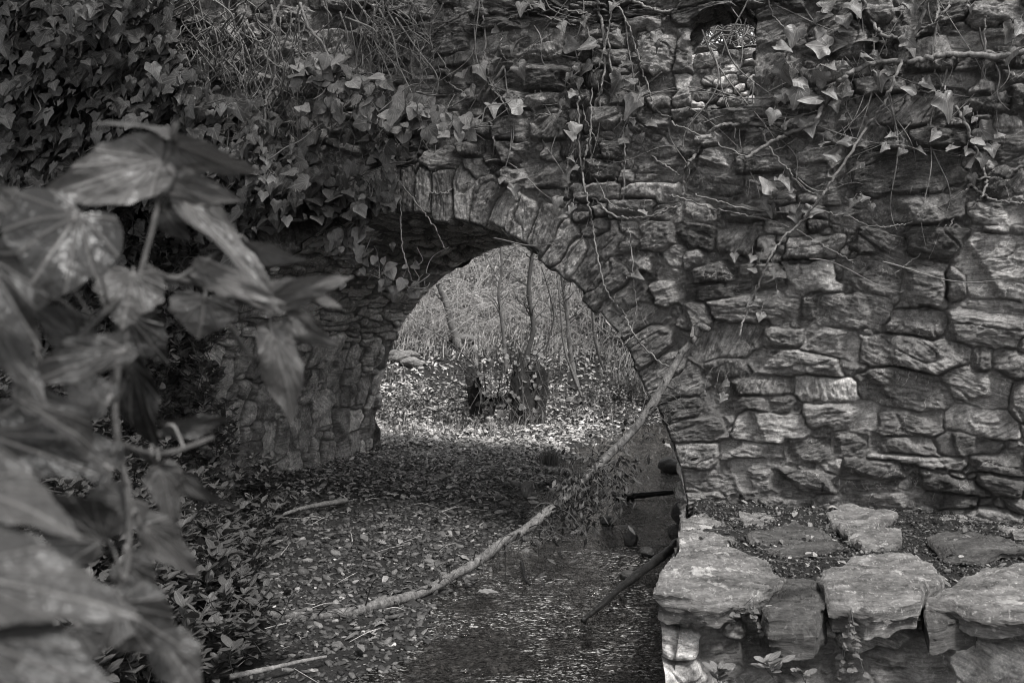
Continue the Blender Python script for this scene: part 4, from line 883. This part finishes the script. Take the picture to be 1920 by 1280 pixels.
# single stones in the stream
for lb, px, py, z, sx, sy, sz, mt in [("smooth round stone sitting at the water edge", 989, 918, .06, .055, .06, .075, M_round), ("white pebble on the end of the wet stick", 1178, 924, .05, .035, .03, .022, M_whitestone),
    ("dark block shaped stone standing in the riffle", 1183, 1012, .03, .045, .045, .06, M_wetrock), ("dark wet stone nearer to the ledge corner", 1215, 1034, .02, .05, .05, .03, M_wetrock),
    ("low wet stone left of the sunken log", 1178, 1078, .015, .05, .05, .03, M_wetrock), ("dark angular stone on the gravel bar", 905, 930, .05, .05, .05, .035, M_wetrock),
    ("dark wet boulder at the foot of the right jamb", 1262, 872, .05, .14, .12, .09, M_wetrock), ("dark angular rock at the corner where ledge and pier meet", 1283, 962, .10, .09, .08, .10, M_wetrock), ("small dark rock against the ledge side", 1268, 1000, .05, .06, .05, .06, M_wetrock), ("dark stone just above the riffle", 1140, 975, .02, .06, .05, .03, M_wetrock)]:
    p = gp(px, py, z); a = Acc(); V, T, Q = boulder((0, 0, 0), sx, sy, sz, int(px) % 7); a.add(V, T, Q); o = a.build("stream_stone", mt); o.location = tuple(p); tag(o, lb, "stone", "loose stones in the stream")

# ------------------------------------------------------------------ fallen branch, logs and sticks
fb = empty("fallen_branch", tuple(gp(640, 1155, .06))); tag(fb, "long pale fallen branch leaning on the right pier and curving down to the gravel", "branch")
B0 = np.array(fb.location)
pts = [(1318,622,5.88),(1290,655,5.87),(1265,690,5.86),(1200,790,5.82),(1130,870,5.74),(1080,920,5.68),(1020,966,5.62),(960,1010,5.55),(880,1064,5.47),(800,1108,5.36)]
C = spline([up(*p)-B0 for p in pts]+[hit(x, y, .03)+[0, 0, .015]-B0 for x, y in ((720,1139),(640,1153),(560,1159),(485,1157))], 150); C += .022*np.stack([fbm(np.arange(150)*.09, np.zeros(150), 2, k) for k in range(3)], -1)
rad = np.interp(np.linspace(0, 1, 150), [0, .15, .4, .8, 1], [.018, .022, .028, .027, .020])*(1+.22*fbm(np.arange(150)*.35, np.ones(150), 3, 2))
a = Acc(); tube(a, C, rad, sides=16, lump=.018); a.build("limb", M_branch, fb)
a = Acc(); q = [C[3], up(1312,612,5.84)-B0, up(1330,618,5.8)-B0]; tube(a, spline(q, 10), .028, .016, 10, lump=.04); a.build("broken_fork", M_branch, fb)
a = Acc(); tube(a, spline([C[2], up(1297,640,5.84)-B0, up(1300,612,5.86)-B0], 8), .02, .010, 8, lump=.04); a.build("broken_fork", M_branch, fb)
a = Acc(); lf = Acc()
for k in range(16):
    i = int(rng.integers(8, 140)); p = C[i]; d = unit([rng.normal(0, 1), rng.normal(-.5, .5), rng.normal(.2, .8)]); a2 = rng.uniform(.03, .07); tube(a, spline([p, p+d*a2*.6, p+d*a2], 5), .012, .007, 7, lump=.08)
for k in range(64):
    i = int(rng.integers(25, 140)); p = C[i]; d = unit([rng.normal(0, .6), rng.normal(-.3, .5), rng.normal(-.2, .6)]); L = rng.uniform(.08, .32)
    tube(a, spline([p, p+d*L*.5+[0, 0, .02], p+d*L+[0, 0, -.05]], 7), .0045, .0015, 5)
for k in range(900):
    i = int(rng.normal(55, 8)); i = min(max(i, 32), 78); p = C[i]+rng.normal([.04, 0, -.05], [.11, .07, .09]); 
    batch(lf, 'lance', p[None], unit(rng.normal(0, 1, 3)+[0, 0, -.6])[None], unit(rng.normal(0, 1, 3)+[0, -1, 1])[None], np.array([rng.uniform(.03, .07)]), np.array([rng.uniform(.05, .24)]), curl=.5)
lf.merge(a, .2); lf.build("dry_leaves", M_dead, fb)
def stick(lb, pts, r0, r1, mt, name="stick", sides=8, lump=.06, n=40):
    P = np.array(pts); b0 = P[0]; a = Acc(); tube(a, spline(P-b0, n), r0, r1, sides, lump=lump); o = a.build(name, mt); o.location = tuple(b0); tag(o, lb, "stick" if name == "stick" else name.replace("_", " ")); return o
stick("black waterlogged log lying in the riffle against the ledge corner", [gp(1092,1163,.01), gp(1130,1132,.03), gp(1168,1098,.05), gp(1200,1074,.06), gp(1245,1040,.07), gp(1285,1008,.08)], .010, .034, M_wetwood, "log", 12, .10)
stick("dark wet stick with a white pebble on it, in the water under the arch", [gp(1155,932,.02), gp(1200,928,.03), gp(1262,922,.05)], .03, .02, M_wetwood)
stick("thin curved stick on the gravel at the bottom edge", [gp(430,1268,.1), gp(500,1254,.09), gp(560,1240,.08), gp(612,1230,.07)], .012, .006, M_vine)
stick("pale thin stick lying against the left abutment", [gp(460,995,.10), gp(520,968,.13), gp(580,950,.13), gp(650,938,.12)], .007, .022, M_trunk)
stick("short thin twig on the gravel bar", [gp(822,962,.06), gp(850,950,.09), gp(880,938,.07)], .006, .004, M_vine)
stick("dark sliver of wood left of the riffle", [gp(978,1055,.02), gp(985,1085,.02), gp(993,1095,.02)], .012, .008, M_wetwood)
for i, (px, py) in enumerate([(895,1108), (760,1015), (1160,985), (855,1035), (1245,830)]):
    a = Acc(); batch(a, 'oak', np.zeros((1, 3)), unit([1, .3-i*.4, 0])[None], np.array([[.1, -.2, 1]]), np.array([.12]), np.array([.5+.05*i]), n=2, curl=.4); o = a.build("dead_leaf", M_dead); o.location = tuple(gp(px, py, .045)); 
    tag(o, ["pale lobed leaf stranded below the fallen branch", "curled leaf on the gravel above the branch", "leaf caught in the riffle", "small leaf beside the branch bend", "leaf floating by the right jamb"][i], "leaf", "single dead leaves in the stream")

# ------------------------------------------------------------------ beyond the arch
def grass(acc, cx, cy, n, h, spread, tone, droop=.5, zfn=None):
    for _ in range(n):
        x, y = cx+rng.normal(0, spread), cy+rng.normal(0, spread); z = float(ground_z(x, y)) if zfn is None else zfn
        a = rng.uniform(0, 6.28); l = h*rng.uniform(.5, 1.2); s_ = rng.uniform(.1, droop)
        C = spline([(x, y, z), (x+math.cos(a)*l*s_*.4, y+math.sin(a)*l*s_*.4, z+l*.6), (x+math.cos(a)*l*s_, y+math.sin(a)*l*s_, z+l*(1-s_*.5))], 5)
        w_ = .0019*np.array([1, .9, .8, .5, .1])*(1+.1*cy); t = np.array([-math.sin(a+.6), math.cos(a+.6), 0])
        V = np.vstack([C-t*w_[:, None], C+t*w_[:, None]]); Q = [(i, i+5, i+6, i+1) for i in range(4)]
        tt = tone*rng.uniform(.5, 1.4); acc.add(V, None, Q, luv=(.3, .3, 0), tone=(tt, tt, tt))
a = Acc(); p = gp(1030, 872, .0); grass(a, p[0], p[1], 170, .2, .045, .45, .9, 0.0); o = a.build("grass_tuft", M_grass, None, True, p); o.location = tuple(p); tag(o, "small grass tuft standing in the water under the arch", "grass tuft")
a = Acc(); p = gp(990, 800, .05); grass(a, p[0], p[1], 200, .3, .08, .8, .8); o = a.build("grass_tuft", M_grass, None, True, p); o.location = tuple(p); tag(o, "drooping grass tuft at the foot of the rotten stump", "grass tuft")
# stump
sp_ = up(952, 790, 12.3); sp_[2] = float(ground_z(sp_[0], sp_[1]))-.05
stp = empty("tree_stump", tuple(sp_)); tag(stp, "black hollow rotten stump with saplings sprouting from its top", "stump")
na, nz = 90, 40; TH, ZZ = np.meshgrid(np.linspace(0, 2*math.pi, na, endpoint=False), np.linspace(0, 1, nz), indexing='ij')
top = .42+.30*vn(np.cos(TH)*2.2+5, np.sin(TH)*2.2+5, 1)+.16*vn(TH*7, TH*0, 2)+.10*vn(TH*17, TH*0, 5)+.15*(np.cos(TH) > .1)
rr = (.37+.07*ZZ+.05*np.exp(-ZZ*5)+.035*vn(TH*5, ZZ*1.5, 2)+.02*vn(TH*14, ZZ*3, 3))
V1 = np.stack([rr*np.cos(TH)*1.15, rr*np.sin(TH), ZZ*top], -1); V2 = np.stack([(rr-.07)*np.cos(TH)*1.15, (rr-.07)*np.sin(TH), np.maximum(ZZ*top, .3)], -1)
cut = (np.abs(((TH-4.3+math.pi) % (2*math.pi))-math.pi) < .42+.3*vn(ZZ*7, TH*3, 4)) & (ZZ > .22)     # rotted opening to the front
i = (np.arange(na)[:, None]*nz+np.arange(nz-1)[None]); i2 = ((np.arange(na)[:, None]+1) % na)*nz+np.arange(nz-1)[None]
Fq = np.stack([i, i2, i2+1, i+1], -1).reshape(-1, 4); kp = ~cut.ravel()[Fq].any(1); Fq = Fq[kp]
rim = np.stack([np.arange(na)*nz+nz-1, ((np.arange(na)+1) % na)*nz+nz-1, ((np.arange(na)+1) % na)*nz+nz-1+na*nz, np.arange(na)*nz+nz-1+na*nz], -1)
mesh("shell", np.vstack([V1.reshape(-1, 3), V2.reshape(-1, 3)]), np.vstack([Fq, Fq[:, ::-1]+na*nz, rim]), M_stump, stp, None, True)
a = Acc(); 
for k in range(40):
    th = rng.uniform(3, 6.4); q = np.array([.38*math.cos(th), .36*math.sin(th), rng.uniform(.1, .8)]); d = np.array([rng.normal(.1, .3), -rng.uniform(.0, .25), -rng.uniform(.2, .7)])
    tube(a, spline([q+[0, 0, .1], q+[0, -.08, .05], q+d], 9), .005, .002, 5)
a.build("trailing_stems", M_trunk, stp)
a = Acc()
for k in range(120):                              # dead shoots bristling from the rotten rim
    th = rng.uniform(0, 6.28); q = np.array([.36*math.cos(th), .33*math.sin(th), rng.uniform(.25, .7)]); d = np.array([rng.normal(.5*math.cos(th), .35), rng.normal(-.1, .3), rng.uniform(-.1, .8)])*rng.uniform(.3, .9)
    tube(a, spline([q, q+d*.5+rng.normal(0, .05, 3), q+d], 8), rng.uniform(.004, .010), .002, 4, cap=False)
a.build("dead_shoots", M_vinedark, stp)
a = Acc(); m = 130; th = rng.uniform(3, 6.6, m); q = np.stack([.42*np.cos(th), .40*np.sin(th)-.03, rng.uniform(.0, .95, m)], -1)
batch(a, 'heart', q, rng.normal(0, 1, (m, 3))+[0, -.3, -.5], np.tile([0, -1, .6], (m, 1)), rng.uniform(.04, .09, m), rng.uniform(.6, 1.6, m)); a.build("creeper_leaves", M_ivy, stp)
def sapling(lb, path, y, rpx, mt=M_trunk, nb_=14, name="sapling", blen=.5, cat="sapling", yr=None):
    P = np.array([up(x, yy_, y) for x, yy_ in path]); b0 = P[0].copy(); r_ = empty(name, tuple(b0)); tag(r_, lb, cat)
    C = spline(P-b0, 40); C[:, :2] += .01*np.stack([fbm(np.arange(40)*.2, np.zeros(40), 2, 1), fbm(np.arange(40)*.2, np.ones(40), 2, 2)], -1)
    a = Acc(); rad = rpx/F*y*.5; tube(a, C, rad, rad*.5, 9, lump=.05); a.build("trunk", mt, r_)
    a = Acc()
    for k in range(nb_):
        i = int(rng.integers(12, 39)); d = unit([rng.normal(0, .7), rng.normal(0, .7), rng.uniform(.2, 1.2)]); L = rng.uniform(.3, 1)*blen; q = C[i]
        B = spline([q, q+d*L*.5+rng.normal(0, .04, 3), q+d*L+rng.normal(0, .08, 3)], 9); tube(a, B, rad*.28, .002, 5)
        for _ in range(3):
            j = int(rng.integers(3, 9)); d2 = unit(d+rng.normal(0, .7, 3)); tube(a, spline([B[j], B[j]+d2*L*.22, B[j]+d2*L*.4], 5), .0035, .0015, 4)
    a.build("crown", mt, r_); return r_
sapling("dark crooked sapling rising from the right side of the stump", [(975,720),(990,660),(1000,610),(990,550),(994,500),(1002,440),(1010,300)], 12.2, 11, M_vinedark, 26)
sapling("slim sapling rising from the left side of the stump", [(950,700),(946,650),(938,580),(934,540),(940,500),(936,400),(930,300)], 12.3, 8, M_trunk, 22)
sapling("leaning short trunk left of the stump", [(862,652),(850,620),(838,575),(826,545),(818,525)], 14.6, 17, M_trunk, 6, "leaning_trunk", .5, "trunk")
sapling("pale straight sapling right of the stump", [(1085,730),(1072,680),(1066,620),(1058,560),(1050,500),(1030,380)], 13.2, 11, M_branch, 26)
sapling("thin dark shoot crossing the pale sapling", [(1092,745),(1070,690),(1055,640),(1052,600),(1045,520)], 12.6, 5, M_trunk, 14)
sapling("hair thin shoot near the right haunch", [(1135,700),(1118,650),(1110,600),(1108,550),(1105,480)], 13.6, 5, M_vinedark, 8)
sapling("dark arching shoot right of the stump", [(1005,700),(1025,650),(1037,600),(1032,560),(1015,500)], 12.4, 4, M_vinedark, 10)
# blocks and stones on the far bank
for i, (x, y, yy_, s_, lb) in enumerate([(868,630,14.8,.16,"squared stone block at the foot of the leaning trunk"), (752,648,14.2,.17,"pale flat stone left of the leaning trunk"), (775,652,14.0,.13,"pale stone next to the flat one on the far bank"), (1075,730,12.9,.10,"smooth stone right of the stump"), (1040,640,14.8,.10,"small pale stone among the leaves behind the stump")]):
    p = up(x, y, yy_); p[2] = float(ground_z(p[0], p[1]))+s_*.25; a = Acc(); V, T, Q = boulder((0, 0, 0), s_*1.3, s_, s_*.6, i+2, am=.3); a.add(V, T, Q); o = a.build("bank_stone", M_slab if i in (1, 2, 4) else M_round); o.location = tuple(p); tag(o, lb, "stone", "stones on the far bank")
# thicket: twigs, dry grass and leaves on the hillside
a = Acc()
def thick_pt(n):
    return rng.uniform(-3.6, 5.2, n), 14.6+rng.random(n)**.9*7
tx, ty = thick_pt(3200); ty = np.maximum(ty, 15.1); tz = ground_z(tx, ty)
for x, y, z in zip(tx, ty, tz):
    L = rng.uniform(.6, 2.1); d = unit([rng.normal(0, .8), rng.normal(-.25, .6), rng.uniform(.1, 1)]); p = np.array([x, y, z])
    e = p+d*L*np.array([1.5, 1.3, .55]); e[2] -= rng.uniform(-.2, .5)*L*.5
    tube(a, spline([p, p+d*L*.55+rng.normal(0, .10, 3)+[0, 0, .12*L], e], 7), rng.uniform(.003, .008), .0015, 4, cap=False)
g = a.build("thicket", M_twig, None, True); tag(g, "tangle of bare brambles and twigs on the slope beyond the arch", "thicket", kind="stuff")
a = Acc(); n = 24000; x, y = thick_pt(n); k = rng.random(n) < .6*ss(-.3, .4, fbm(x*1.1, y*1.1, 2, 5)+.1); x, y = x[k], y[k]; n = len(x)
P = np.stack([x, y, ground_z(x, y)+rng.random(n)**1.5*1.2], -1); dn = rng.normal(0, 1, (n, 3))+[0, -.1, -.2]
batch(a, 'lance', P, dn, rng.normal(0, .7, (n, 3))+[0, -.6, 1], rng.uniform(.04, .10, n), rng.uniform(.3, 1.5, n), rings=1)
g = a.build("undergrowth_leaves", M_grass, None, True); tag(g, "dry narrow leaves hanging in the far thicket", "undergrowth", kind="stuff")
a = Acc()
for _ in range(700):
    x = rng.uniform(-3, 4.5); y = rng.uniform(14.3, 17.5); grass(a, x, y, 14, rng.uniform(.18, .42), .12, 1.1, 1.6)
for _ in range(90):
    x = rng.uniform(-2, 3.4); y = rng.uniform(10.8, 14.5)
    if ground_z(x, y) < .03: continue
    grass(a, x, y, 12, rng.uniform(.12, .28), .07, .8, .9)
g = a.build("dry_grass", M_grass, None, True); tag(g, "tufts of bleached grass along the top of the far bank", "grass", kind="stuff")
# low plants round the stump and on the far right bank
def bush(lb, x, y, n, rad_, h_, tone, lsz=.045, name="low_bush", kd='oval'):
    lf, tw = Acc(), Acc(); c = np.array([x, y, float(ground_z(x, y))]); roots = [c+np.array([rng.normal(0, rad_), rng.normal(0, rad_*.7), 0]) for _ in range(n)]
    for r_ in roots: r_[2] = float(ground_z(r_[0], r_[1]))-.02
    sprigs(lf, tw, roots, h_, lsz, tone, (12, 22), kd); o = empty(name, tuple(c)); tag(o, lb, "bush"); lf.merge(tw, 1.0); lf.build("foliage", M_small, o, True, c)
for lb, px, yy_, n, rd, h_, tn in [("low leafy bush against the left side of the stump", 850, 12.0, 42, .26, .32, 3.4), ("grey leafy patch behind the left corner of the vault", 760, 12.6, 48, .32, .28, 3.74), ("small bush at the front of the stump", 905, 11.6, 24, .2, .22, 3.06),
    ("bush on the bank at the right edge of the arch view", 1135, 12.9, 42, .25, .35, 3.74), ("dark bush hanging over the water at the right", 1195, 13.2, 80, .25, .5, 1.5), ("scrubby plants right behind the stump", 1010, 13.4, 30, .3, .25, 3.74)]:
    bush(lb, (px-960)/F*yy_, yy_, n, rd, h_, tn)
# dark undercut and roots above the far water
a = Acc()
for k in range(120):
    px = rng.uniform(1150, 1250); p = up(px, rng.uniform(690, 730), 13.4+rng.normal(0, .15)); L = rng.uniform(.15, .45)
    tube(a, spline([p, p+[rng.normal(0, .05), -.05, -L*.5], p+[rng.normal(0, .08), -.05, -L]], 6), .006, .002, 4)
g = a.build("hanging_roots", M_trunk, None, True); tag(g, "thin roots hanging from the far bank over the water", "roots", kind="stuff")
# tree behind the bridge seen through the window
tr = empty("bare_tree", tuple(W(4.5, 9, 3.5))); tag(tr, "pale bare tree whose limbs cross the view through the small window", "tree")
b0 = np.array(tr.location); a = Acc()
def wv_(px, py, y): return up(px, py, y)-b0
for pts_, r0 in [([(1300,95,12.5),(1345,88,12.6),(1380,78,12.7),(1430,70,12.8)], .05), ([(1330,20,12.4),(1360,55,12.5),(1385,80,12.6),(1410,110,12.7)], .07), ([(1320,80,12.3),(1350,60,12.2),(1372,40,12.1)], .02), ([(1395,30,12.9),(1400,70,12.9),(1404,110,12.9)], .04)]:
    tube(a, spline([wv_(*p) for p in pts_], 14), r0, r0*.7, 8, lump=.04)
for k in range(330):
    px = rng.uniform(1290, 1430); py = rng.uniform(20, 110); q = wv_(px, py, rng.uniform(11.5, 14)); d = unit(rng.normal(0, 1, 3)); tube(a, spline([q, q+d*.25+rng.normal(0, .03, 3), q+d*.5], 7), .011, .004, 4)
a.build("crown", M_branch, tr)
a = Acc(); q = W(4.9, 9.5, 0)-b0; q[2] = float(ground_z(*(W(4.9, 9.5, 0)[:2])))-b0[2]-.2; tube(a, spline([q, q*.5+[.1, 0, 0], wv_(1390, 90, 12.6)], 16), .16, .08, 10, lump=.03); a.build("trunk", M_trunk, tr)

# unseen tree, added so that its crown shades the left of the view
ot = empty("unseen_shade_tree", (-5.2, 3.2, .6)); tag(ot, "unseen broad leaved tree added to shade the left half of the stream", "tree")
o0 = np.array(ot.location); a = Acc(); tube(a, spline([(0, 0, -1.), (.2, .2, 2), (.7, .6, 4.4), (1.6, .9, 6)], 24), .24, .10, 12, lump=.02)
for k in range(16):
    q = np.array([rng.uniform(.3, 1.4), rng.uniform(.2, .9), rng.uniform(3.6, 5.8)]); e = np.array([rng.uniform(.5, 5.4), rng.uniform(-4, 4.5), rng.uniform(5, 6.6)]); tube(a, spline([q, (q+e)/2+[0, 0, .3], e], 14), .06, .012, 6, lump=.03)
a.build("trunk", M_trunk, ot)
lf = Acc(); n = 3000; cc = rng.uniform([-.5, -4.5, 4.9], [5.9, 4.8, 6.9], (150, 3)); P = cc[rng.integers(0, 150, n)]+rng.normal(0, .38, (n, 3))
batch(lf, 'heart', P, rng.normal(0, 1, (n, 3))+[0, 0, -.5], rng.normal(0, .5, (n, 3))+[0, 0, 1], rng.uniform(.12, .24, n), rng.uniform(.6, 1.3, n)); lf.build("crown", M_ivy, ot)
# ------------------------------------------------------------------ little plants on the ledge
def mini(lb, px, py, z, kind, n, h_, lsz, tone, name="wall_plant", hang=False, yy_=None):
    p = gp(px, py, z) if yy_ is None else up(px, py, yy_); lf, tw = Acc(), Acc()
    for s_ in range(n):
        d = unit([rng.normal(0, .3), rng.normal(-.1, .2), -1 if hang else 1]); h2 = h_*rng.uniform(.6, 1.1); C = spline([p*0, d*h2*.5+rng.normal(0, .012, 3), d*h2], 10); tube(tw, C, .0018, .001, 4)
        k = int(h2/.02)+3; i = rng.integers(2, 10, k); a = rng.uniform(0, 6.28, k); up_ = -.2 if hang else .4
        Y = np.stack([np.cos(a), np.sin(a)*.6-.3*hang, np.full(k, up_)], -1); N = np.stack([0*a, -.5+0*a, np.ones(k)], -1)+rng.normal(0, .2, (k, 3))
        batch(lf, kind, C[i], Y, N, lsz*rng.uniform(.7, 1.2, k), rng.uniform(tone*.8, tone*1.3, k), curl=.2)
    o = empty(name, tuple(p)); tag(o, lb, "plant", "small plants on the ledge"); lf.merge(tw, 1.0); lf.build("foliage", M_ivy, o)
mini("whorled weed growing where ledge meets wall", 1508, 935, .41, 'lance', 5, .14, .045, 1.2)
mini("tiny round leaved weed under the wall", 1560, 938, .41, 'oval', 4, .10, .03, 1.1)
mini("weed beside the speckled stone", 1630, 940, .43, 'oval', 4, .10, .032, 1.0)
mini("upright weed at the wall foot right of the speckled stone", 1695, 945, .44, 'oval', 4, .14, .028, 1.0)
mini("seedling near the right end of the wall foot", 1898, 950, .46, 'oval', 3, .06, .04, 1.5)
mini("round leaved creeper hanging between the first two slabs", 1412, 1118, 0, 'heart', 3, .17, .022, 1.0, hang=True, yy_=3.66)
mini("creeper hanging below the pointed slab", 1596, 1140, 0, 'heart', 4, .26, .024, 1.0, hang=True, yy_=3.62)
mini("bright four leaved plant at the bottom edge", 1345, 1275, 0, 'oval', 3, .05, .05, 1.2, yy_=3.5)
mini("second bright plant at the bottom edge, with larger leaves", 1450, 1270, 0, 'oval', 3, .07, .055, 1.2, yy_=3.48)
mini("small upright pair of leaves at the bottom edge", 1510, 1280, 0, 'oval', 2, .06, .045, 1.1, yy_=3.47)

# ------------------------------------------------------------------ ivy branch close to the lens (out of focus)
near = empty("near_ivy_branch", tuple(up(300, 330, 1.1))); tag(near, "large blurred ivy branch with broad leaves filling the left side, close to the camera", "ivy branch")
NB0 = np.array(near.location)
FGL = [ # base, tip, width px, depth base, depth tip, roll, tone, curl
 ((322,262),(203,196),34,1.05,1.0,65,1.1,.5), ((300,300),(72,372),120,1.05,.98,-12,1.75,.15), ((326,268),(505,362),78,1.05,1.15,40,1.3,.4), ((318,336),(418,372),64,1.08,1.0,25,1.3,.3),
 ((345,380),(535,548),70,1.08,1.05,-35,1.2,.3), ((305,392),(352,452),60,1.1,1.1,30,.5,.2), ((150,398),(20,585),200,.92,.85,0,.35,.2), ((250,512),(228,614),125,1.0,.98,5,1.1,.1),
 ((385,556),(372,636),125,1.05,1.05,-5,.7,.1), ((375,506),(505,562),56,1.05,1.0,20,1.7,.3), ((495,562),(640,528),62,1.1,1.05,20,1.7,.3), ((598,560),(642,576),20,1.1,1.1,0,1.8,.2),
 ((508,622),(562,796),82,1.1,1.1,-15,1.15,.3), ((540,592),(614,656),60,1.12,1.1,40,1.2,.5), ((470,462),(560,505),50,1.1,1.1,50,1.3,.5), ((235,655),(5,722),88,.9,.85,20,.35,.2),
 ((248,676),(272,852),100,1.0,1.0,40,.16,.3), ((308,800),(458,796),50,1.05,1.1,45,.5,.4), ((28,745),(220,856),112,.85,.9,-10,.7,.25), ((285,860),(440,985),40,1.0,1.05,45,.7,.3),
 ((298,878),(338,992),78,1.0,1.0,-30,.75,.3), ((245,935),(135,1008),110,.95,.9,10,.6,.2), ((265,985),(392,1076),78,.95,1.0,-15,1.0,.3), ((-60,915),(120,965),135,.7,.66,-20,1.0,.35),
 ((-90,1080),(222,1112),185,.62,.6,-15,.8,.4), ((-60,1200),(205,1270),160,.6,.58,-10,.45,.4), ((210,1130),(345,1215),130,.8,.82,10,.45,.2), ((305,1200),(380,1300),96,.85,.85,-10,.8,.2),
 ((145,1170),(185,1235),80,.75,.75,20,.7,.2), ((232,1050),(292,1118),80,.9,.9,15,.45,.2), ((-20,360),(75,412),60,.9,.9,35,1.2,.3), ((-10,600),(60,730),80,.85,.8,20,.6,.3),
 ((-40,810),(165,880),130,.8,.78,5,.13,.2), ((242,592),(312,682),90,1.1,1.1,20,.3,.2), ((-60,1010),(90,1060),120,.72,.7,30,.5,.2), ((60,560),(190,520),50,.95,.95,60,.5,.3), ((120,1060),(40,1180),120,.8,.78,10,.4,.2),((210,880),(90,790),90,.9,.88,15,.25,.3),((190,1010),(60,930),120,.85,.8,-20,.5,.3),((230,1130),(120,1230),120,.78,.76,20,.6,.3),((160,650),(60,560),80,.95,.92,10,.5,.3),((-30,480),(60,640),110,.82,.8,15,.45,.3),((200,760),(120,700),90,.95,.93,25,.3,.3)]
STM = [[(330,230,1.05),(312,300,1.05),(300,350,1.06),(288,420,1.05),(272,480,1.03),(258,530,1.02),(240,600,1.0),(225,660,.98)], [(258,530,1.02),(170,610,.95),(90,700,.9),(20,790,.85),(-60,880,.75)],
       [(272,500,1.03),(330,522,1.05),(385,488,1.07),(430,462,1.08)], [(320,520,1.05),(400,540,1.07),(450,560,1.1),(510,582,1.1),(560,560,1.12),(612,535,1.12)], [(430,610,1.08),(455,650,1.1),(480,676,1.1)],
       [(225,660,.98),(215,760,.96),(225,850,.95),(240,935,.93),(240,1040,.9),(220,1130,.85),(160,1260,.8)], [(215,830,.95),(280,850,1.0),(330,845,1.02),(400,820,1.05)], [(-80,930,.7),(-20,1060,.66),(60,1200,.62)]]
a = Acc(); SP = []
for s_ in STM:
    C = spline([up(*p)-NB0 for p in s_], 40); SP.append(C); tube(a, C, .0036, .0024, 10)
a.build("stem", M_vinedark, near); SP = np.vstack(SP)
for (b, t, wpx, d0, d1, roll, tone, cu) in FGL:
    B, T = up(b[0], b[1], d0)-NB0, up(t[0], t[1], d1)-NB0; Y = T-B; L = np.linalg.norm(Y); Y = Y/L; view = unit(-(B+NB0-[0, 0, CAMZ])); N = unit(view-Y*view.dot(Y)); X = np.cross(Y, N)
    N = N*math.cos(R(roll))+X*math.sin(R(roll))+np.array([0, 0, .25]); N = unit(N-Y*N.dot(Y)); X = np.cross(Y, N); wid = wpx/F*d0*1.02
    V2, Tt, Q = leaf_mesh('broad', 5, 9); x, y = V2[:, 0], V2[:, 1]; ph = rng.uniform(0, 6)
    fold = rng.uniform(.1, .35); z = fold*np.sqrt(x*x+.002)-cu*y*y*.9-.2*x*x+.07*np.sin(y*8+ph+x*4)*np.abs(x)*2+.06*fbm(x*3+ph*5, y*3, 2, 2)
    V = B+(x*wid/1.0)[:, None]*X+(y*L)[:, None]*Y+(z*L*.8)[:, None]*N
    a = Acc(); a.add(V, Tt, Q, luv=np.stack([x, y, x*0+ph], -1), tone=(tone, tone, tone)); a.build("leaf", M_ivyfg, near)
    j = np.argmin(np.linalg.norm(SP-B, axis=1)); q = SP[j]
    a = Acc(); tube(a, spline([q, (q+B)/2+[0, 0, .012], B, B+Y*L*.12], 12), .0016, .0012, 7); a.build("petiole", M_vine, near)
print("verts", sum(len(o.data.vertices) for o in bpy.data.objects if o.type == 'MESH'))
